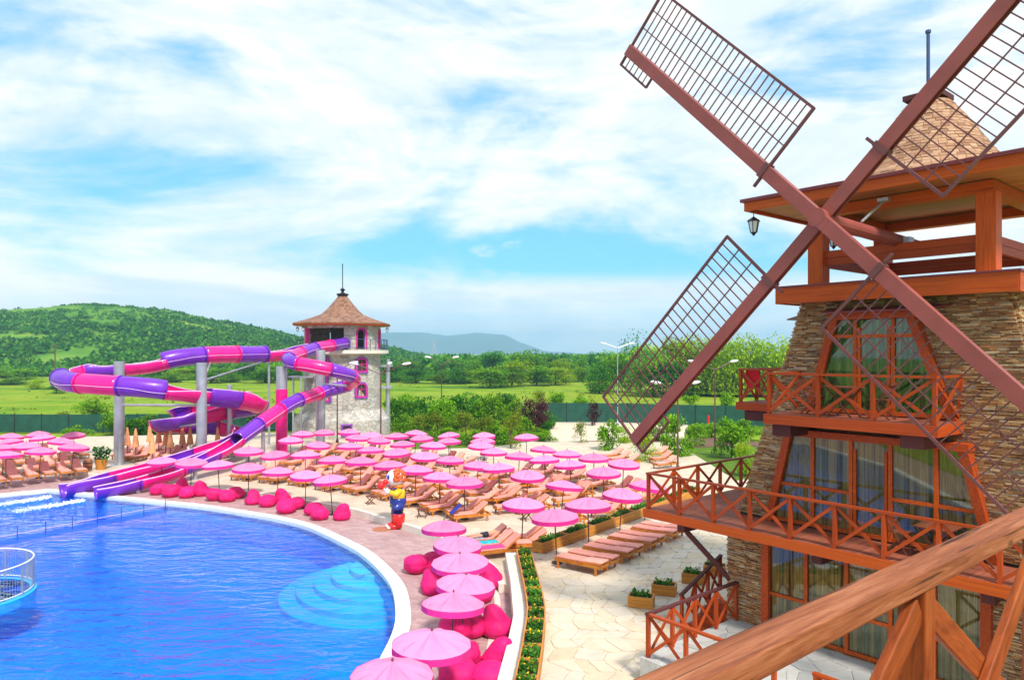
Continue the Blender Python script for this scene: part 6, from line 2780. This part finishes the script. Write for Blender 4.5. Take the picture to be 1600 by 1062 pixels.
# wood edge across the meadow, left to right
FAR = [(612, 566, 66, 'dark'), (636, 560, 60, 'mid'), (664, 564, 50, 'blue'), (690, 566, 46, 'dark'), (714, 562, 60, 'mid'), (742, 559, 60, 'mid'), (770, 546, 76, 'dark'),
       (800, 551, 70, 'mid'), (826, 546, 78, 'mid'), (856, 553, 60, 'blue'), (880, 560, 60, 'lime'), (906, 552, 76, 'mid'), (934, 549, 80, 'blue'), (960, 547, 80, 'mid'),
       (988, 541, 90, 'mid'), (1016, 535, 96, 'lime'), (1048, 538, 90, 'mid')]
for i, (x, yt, w, k) in enumerate(FAR):
    tree(x, 0, yt, w, k, f'leafy tree, {ORD[i]} from the left along the far edge of the meadow', Y=205 + 18 * ((i * 7) % 5), group='trees along the far meadow edge')
MID = [(765, 572, 90, 'mid', 'broad green tree at mid meadow edge behind the shrubs'), (800, 562, 84, 'lime', 'light green round tree at mid meadow edge'), (838, 570, 76, 'mid', 'green tree left of the lone field tree'),
       (868, 572, 70, 'lime', 'yellow-green tree beside the lone field tree'), (884, 578, 34, 'olive', 'small lone leaning tree on the field'), (718, 574, 60, 'dark', 'dark tree left of the broad meadow tree'), (650, 576, 60, 'dark', 'dark bushy tree right of the slide tower')]
for i, (x, yt, w, k, lb_) in enumerate(MID):
    tree(x, 0, yt, w, k, lb_, Y=176 + 4 * i, group='trees at mid meadow')
MIDX = [(690, 576, 56, 'mid'), (735, 578, 56, 'lime'), (785, 578, 60, 'dark'), (820, 580, 56, 'mid'), (852, 580, 56, 'dark'), (910, 574, 60, 'mid'), (622, 580, 56, 'mid')]
for i, (x, yt, w, k) in enumerate(MIDX):
    tree(x, 0, yt, w, k, f'low leafy tree, {ORD[i]} in the near line of the meadow wood', Y=196 + 3 * i, group='near line of the meadow wood')
RGT = [(1000, 514, 84, 'sparse', 'tall sparse blue-green tree behind the lower left sail', 150), (1062, 526, 80, 'lime', 'yellow-green tree between sparse tree and willows', 152), (936, 566, 50, 'dark', 'dark round tree left of the silver lamp', 150),
       (1096, 528, 90, 'willow', 'drooping willow, leftmost of the willow row', 146), (1134, 530, 90, 'willow', 'drooping willow, second from left in the willow row', 140), (1172, 528, 96, 'willow', 'drooping willow, third from left in the willow row', 143),
       (1210, 534, 90, 'willow', 'drooping willow, next to the windmill wall in the willow row', 139), (1246, 536, 90, 'willow', 'drooping willow mostly hidden behind the windmill wall', 145), (1020, 560, 70, 'mid', 'green tree behind the sail lattice below the sparse tree', 140),
       (1050, 566, 70, 'dark', 'dark tree seen low through the sail lattice', 138), (965, 556, 60, 'mid', 'green tree directly behind the silver lamp', 155)]
for x, yt, w, k, lb_, Y in RGT:
    tree(x, 0, yt - 3, w * 1.25, k, lb_, Y=Y, group='trees right of the meadow')
LFT = [(18, 590, 70, 'dark', 190), (58, 592, 44, 'lime', 168), (88, 600, 40, 'dark', 150), (110, 572, 70, 'mid', 215), (40, 574, 60, 'mid', 225), (150, 576, 60, 'mid', 230), (185, 574, 56, 'dark', 235), (218, 572, 60, 'mid', 238),
       (250, 570, 66, 'dark', 228), (285, 574, 60, 'lime', 222), (310, 570, 60, 'mid', 226), (345, 574, 66, 'mid', 220), (380, 566, 66, 'dark', 224), (405, 560, 70, 'mid', 230), (430, 566, 70, 'mid', 218), (455, 566, 60, 'dark', 224), (5, 570, 60, 'mid', 238)]
LFT += [(130, 580, 60, 'dark', 200), (200, 582, 60, 'mid', 205), (268, 580, 60, 'mid', 204), (330, 582, 60, 'dark', 200), (362, 580, 60, 'mid', 206), (415, 578, 70, 'dark', 200)]
LFT.sort()
for i, (x, yt, w, k, Y) in enumerate(LFT):
    tree(x, 0, yt, w, k, f'green tree, {ORD[i]} from the left at the foot of the hill', Y=Y, group='trees at the foot of the hill')
tree(150, 0, 612, 62, 'mid', 'round bushy tree in the left field behind the fence', Y=96, group='shrubs behind the left fence')
for i, (x, yt, w, k, Y) in enumerate(((100, 640, 36, 'olive', 80), (125, 660, 40, 'shrub', 72), (178, 636, 46, 'shrub', 74), (212, 648, 46, 'shrubdark', 74), (240, 640, 46, 'shrub', 74), (268, 646, 46, 'shrubdark', 75), (290, 634, 44, 'shrub', 75),
                                      (330, 640, 40, 'shrubdark', 80), (365, 636, 44, 'shrub', 82), (398, 622, 44, 'olive', 78), (425, 636, 44, 'shrubdark', 80), (455, 640, 40, 'shrub', 80))):
    tree(x, 0, yt, w, k, f'green shrub, {ORD[i]} from the left along the left fence', 'shrub', Y=Y, group='shrubs behind the left fence')
BELT = [(618, 612, 50, 'shrubdark', 80), (640, 606, 56, 'shrub', 84), (665, 610, 54, 'shrubdark', 80), (690, 612, 54, 'shrub', 77), (712, 606, 56, 'shrubdark', 83), (738, 604, 58, 'shrubdark', 85), (762, 606, 56, 'shrub', 82), (788, 604, 54, 'shrubdark', 86),
        (806, 614, 46, 'shrub', 80), (630, 640, 40, 'shrub', 74), (658, 644, 40, 'olive', 73), (684, 640, 40, 'olive', 72), (706, 648, 36, 'shrub', 71), (728, 640, 50, 'olive', 71), (752, 646, 46, 'olive', 69), (776, 650, 40, 'shrub', 71), (842, 606, 40, 'olive', 88), (868, 610, 30, 'mid', 92),
        (650, 660, 50, 'shrub', 70), (700, 664, 50, 'shrub', 68), (740, 668, 44, 'shrub', 67), (790, 662, 40, 'shrub', 68), (835, 664, 40, 'shrub', 70), (850, 672, 34, 'shrub', 67), (812, 645, 44, 'shrub', 76), (855, 640, 40, 'shrubdark', 80)]
BELT.sort()
for i, (x, yt, w, k, Y) in enumerate(BELT):
    tree(x, 0, yt, w, k, f'tall green shrub, {ORD[i]} from the left in the belt behind the parasols', 'shrub', Y=Y, group='shrub belt behind the parasols')
for i, (x, yt, w, k, Y, lb_) in enumerate(((822, 612, 44, 'purple', 78, 'purple-leaved shrub, left one in the shrub belt'), (843, 616, 40, 'purple', 77, 'purple-leaved shrub, right one in the shrub belt'), (926, 620, 26, 'purple', 84, 'small purple-leaved tree by the sand court fence'))):
    tree(x, 0, yt, w, k, lb_, 'shrub', Y=Y, group='purple-leaved shrubs')
YNG = [(1030, 0, 652, 46, 'shrub', 70, 'leafy green shrub behind the sail tip'), (1112, 0, 656, 40, 'shrub', 72, 'green shrub before the fence right of the sail'), (975, 0, 664, 36, 'lime', 66, 'bright small bush beside the sand court'), (1162, 0, 648, 50, 'shrub', 70, 'dense green shrub close to the windmill silhouette'), (798, 0, 635, 44, 'olive', 62, 'thin pale young tree behind the back row parasols'), (908, 0, 656, 30, 'olive', 66, 'small yellowish young tree on the sand court edge'), (948, 0, 648, 42, 'young', 61, 'young green tree left of the sail tip'),
       (1008, 0, 676, 44, 'lime', 55, 'bright green bush below the sail tip'), (1055, 0, 636, 56, 'young', 58, 'young tree behind the brown lamp post'), (1086, 0, 654, 40, 'shrub', 66, 'round green bush on the sand court'), (1143, 0, 644, 60, 'young', 58, 'leafy young tree beside the windmill wall'),
       (872, 0, 606, 24, 'young', 92, 'small slim tree in front of the meadow'), (905, 0, 612, 30, 'young', 93, 'small tree before the sand court fence'), (1165, 0, 690, 40, 'lime', 50, 'low bright bush at the windmill wall'), (1080, 0, 610, 30, 'young', 95, 'small tree behind the green fence, left'), (1135, 0, 606, 34, 'young', 96, 'small tree behind the green fence, right')]
for x, _, yt, w, k, Y, lb_ in YNG:
    tree(x, 0, yt, w, k, lb_, Y=Y, group='young trees around the sand court')

# hill bushes: too many to count, one object
rn = random.Random(12)
vs, fs = [], []


def bush(X, Y, z, s, nq):
    for i in range(nq):
        d = Vector((rn.gauss(0, 1), rn.gauss(0, 1), abs(rn.gauss(0, 0.9)))).normalized()
        p = Vector((X, Y, z)) + Vector((d.x * s, d.y * s, d.z * s * 0.75)) * rn.uniform(0.7, 1.05)
        q = Matrix.Rotation(rn.uniform(0, 6.3), 3, 'Z') @ Matrix.Rotation(rn.uniform(-1.2, 1.2), 3, 'X')
        l = s * rn.uniform(0.22, 0.42)
        o = len(vs)
        vs.extend([p + q @ Vector(v) for v in ((-l * .7, 0, 0), (0, -l, 0.1 * l), (l * .7, 0, 0), (0, l, -.1 * l))])
        fs.append((o, o + 1, o + 2, o + 3))


cnt = 0
while cnt < 5200:
    Y = rn.uniform(250, 640)
    X = rn.uniform(-0.80 * Y, -0.10 * Y)
    h = lerp_tab(RIDGE, X * (520 / max(Y, 300)))
    if h < 3:
        continue
    k = smooth01((Y - 240) / 290)
    nz_ = noise.noise(Vector((X * 0.022, Y * 0.03, 5)))
    dens = (0.75 - 0.55 * smooth01((k - 0.72) / 0.28) * (1 if X < -230 else 0.1)) + 1.6 * nz_
    if rn.random() > dens:
        continue
    s = rn.uniform(1.6, 4.2) * (1 if k < 0.8 or X > -230 else 0.65)
    bush(X, Y, hill_z(X, Y) - 0.3, s, 22)
    cnt += 1
for i in range(260):
    X = rn.uniform(-150, -20)
    Y = rn.uniform(430, 620)
    bush(X, Y, max(0, hill_z(X, Y)) - 0.3, rn.uniform(2.5, 5.5), 26)
o = MB().add(vs, fs).build('hill_bushes', 'hill_bush_leaf')
tag(o, 'dense green bushes covering the hillside', 'bushes', None, 'stuff')
# distant wood behind the meadow trees
vs, fs = [], []
for i in range(620):
    Y = rn.uniform(255, 520)
    X = rn.uniform(-0.12, 0.62) * Y
    bush(X, Y, 0.0, rn.uniform(4, 7.5), 30)
    bush(X, Y, 4.5, rn.uniform(2.5, 4.5), 14)
for i in range(260):
    Y = rn.uniform(215, 255)
    X = rn.uniform(-0.2, 0.3) * Y
    bush(X, Y, 0.0, rn.uniform(1.6, 3.4), 26)
o = MB().add(vs, fs).build('distant_wood', 'hill_bush_leaf')
tag(o, 'distant band of dark woodland beyond the meadow', 'woodland', None, 'stuff')
# low rough growth over the meadow
vs, fs = [], []
for i in range(1500):
    Y = rn.uniform(92, 240)
    X = rn.uniform(-0.75, 0.45) * Y
    if noise.noise(Vector((X * 0.03, Y * 0.05, 2))) < 0.02:
        continue
    bush(X, Y, -0.25, rn.uniform(0.3, 0.9), 9)
o = MB().add(vs, fs).build('meadow_growth', 'leaf_olive')
tag(o, 'patches of tall weeds scattered over the meadow', 'weeds', None, 'stuff')

# utility pole and pylon
q = Vector(((86 - CX) / F * 190, 190, 0))
up_ = thing('utility_pole', 'thin wooden utility pole before the left hillside', 'utility pole', q)
MB().tube([q, q + ZV * 11], [0.22, 0.14], 8).build('mast', 'bark', up_)
MB().bar(q + ZV * 10.3 + Vector((-0.9, 0, 0)), q + ZV * 10.3 + Vector((0.9, 0, 0)), 0.12, 0.12).build('crossarm', 'bark', up_)
q = Vector(((678 - CX) / F * 560, 560, 0))
py = thing('pylon', 'grey lattice pylon in front of the blue mountain', 'pylon', q)
for sx in (-1, 1):
    for sy in (-1, 1):
        MB().tube([q + Vector((sx * 2.2, sy * 2.2, 0)), q + Vector((sx * 0.4, sy * 0.4, 15)), q + Vector((0, 0, 20))], 0.16, 5).build('leg', 'road_grey', py)
for z in (4, 8, 12, 15):
    w_ = 2.2 - 1.8 * z / 15
    MB().bar(q + Vector((-w_, 0, z)), q + Vector((w_, 0, z)), 0.14, 0.14).build('strut', 'road_grey', py)
for z in (15.5, 17.5):
    MB().bar(q + Vector((-3, 0, z)), q + Vector((3, 0, z)), 0.16, 0.16).build('crossarm', 'road_grey', py)

# ------------------------------------------------------------------ air
hz = MB().box((0, 2250, 65.5), (9900, 5300, 139)).build('haze', 'white_paint')
hz['kind'] = 'stuff'
hz['label'] = 'thin blue summer haze over the landscape'
hm = bpy.data.materials.new('haze_air')
hm.use_nodes = True
t = hm.node_tree
t.nodes.clear()
ho = t.nodes.new('ShaderNodeOutputMaterial')
vol = t.nodes.new('ShaderNodeVolumePrincipled')
vol.inputs['Color'].default_value = (0.40, 0.78, 1.0, 1)
vol.inputs['Density'].default_value = 0.00030
t.links.new(vol.outputs[0], ho.inputs['Volume'])
hz.data.materials[0] = hm
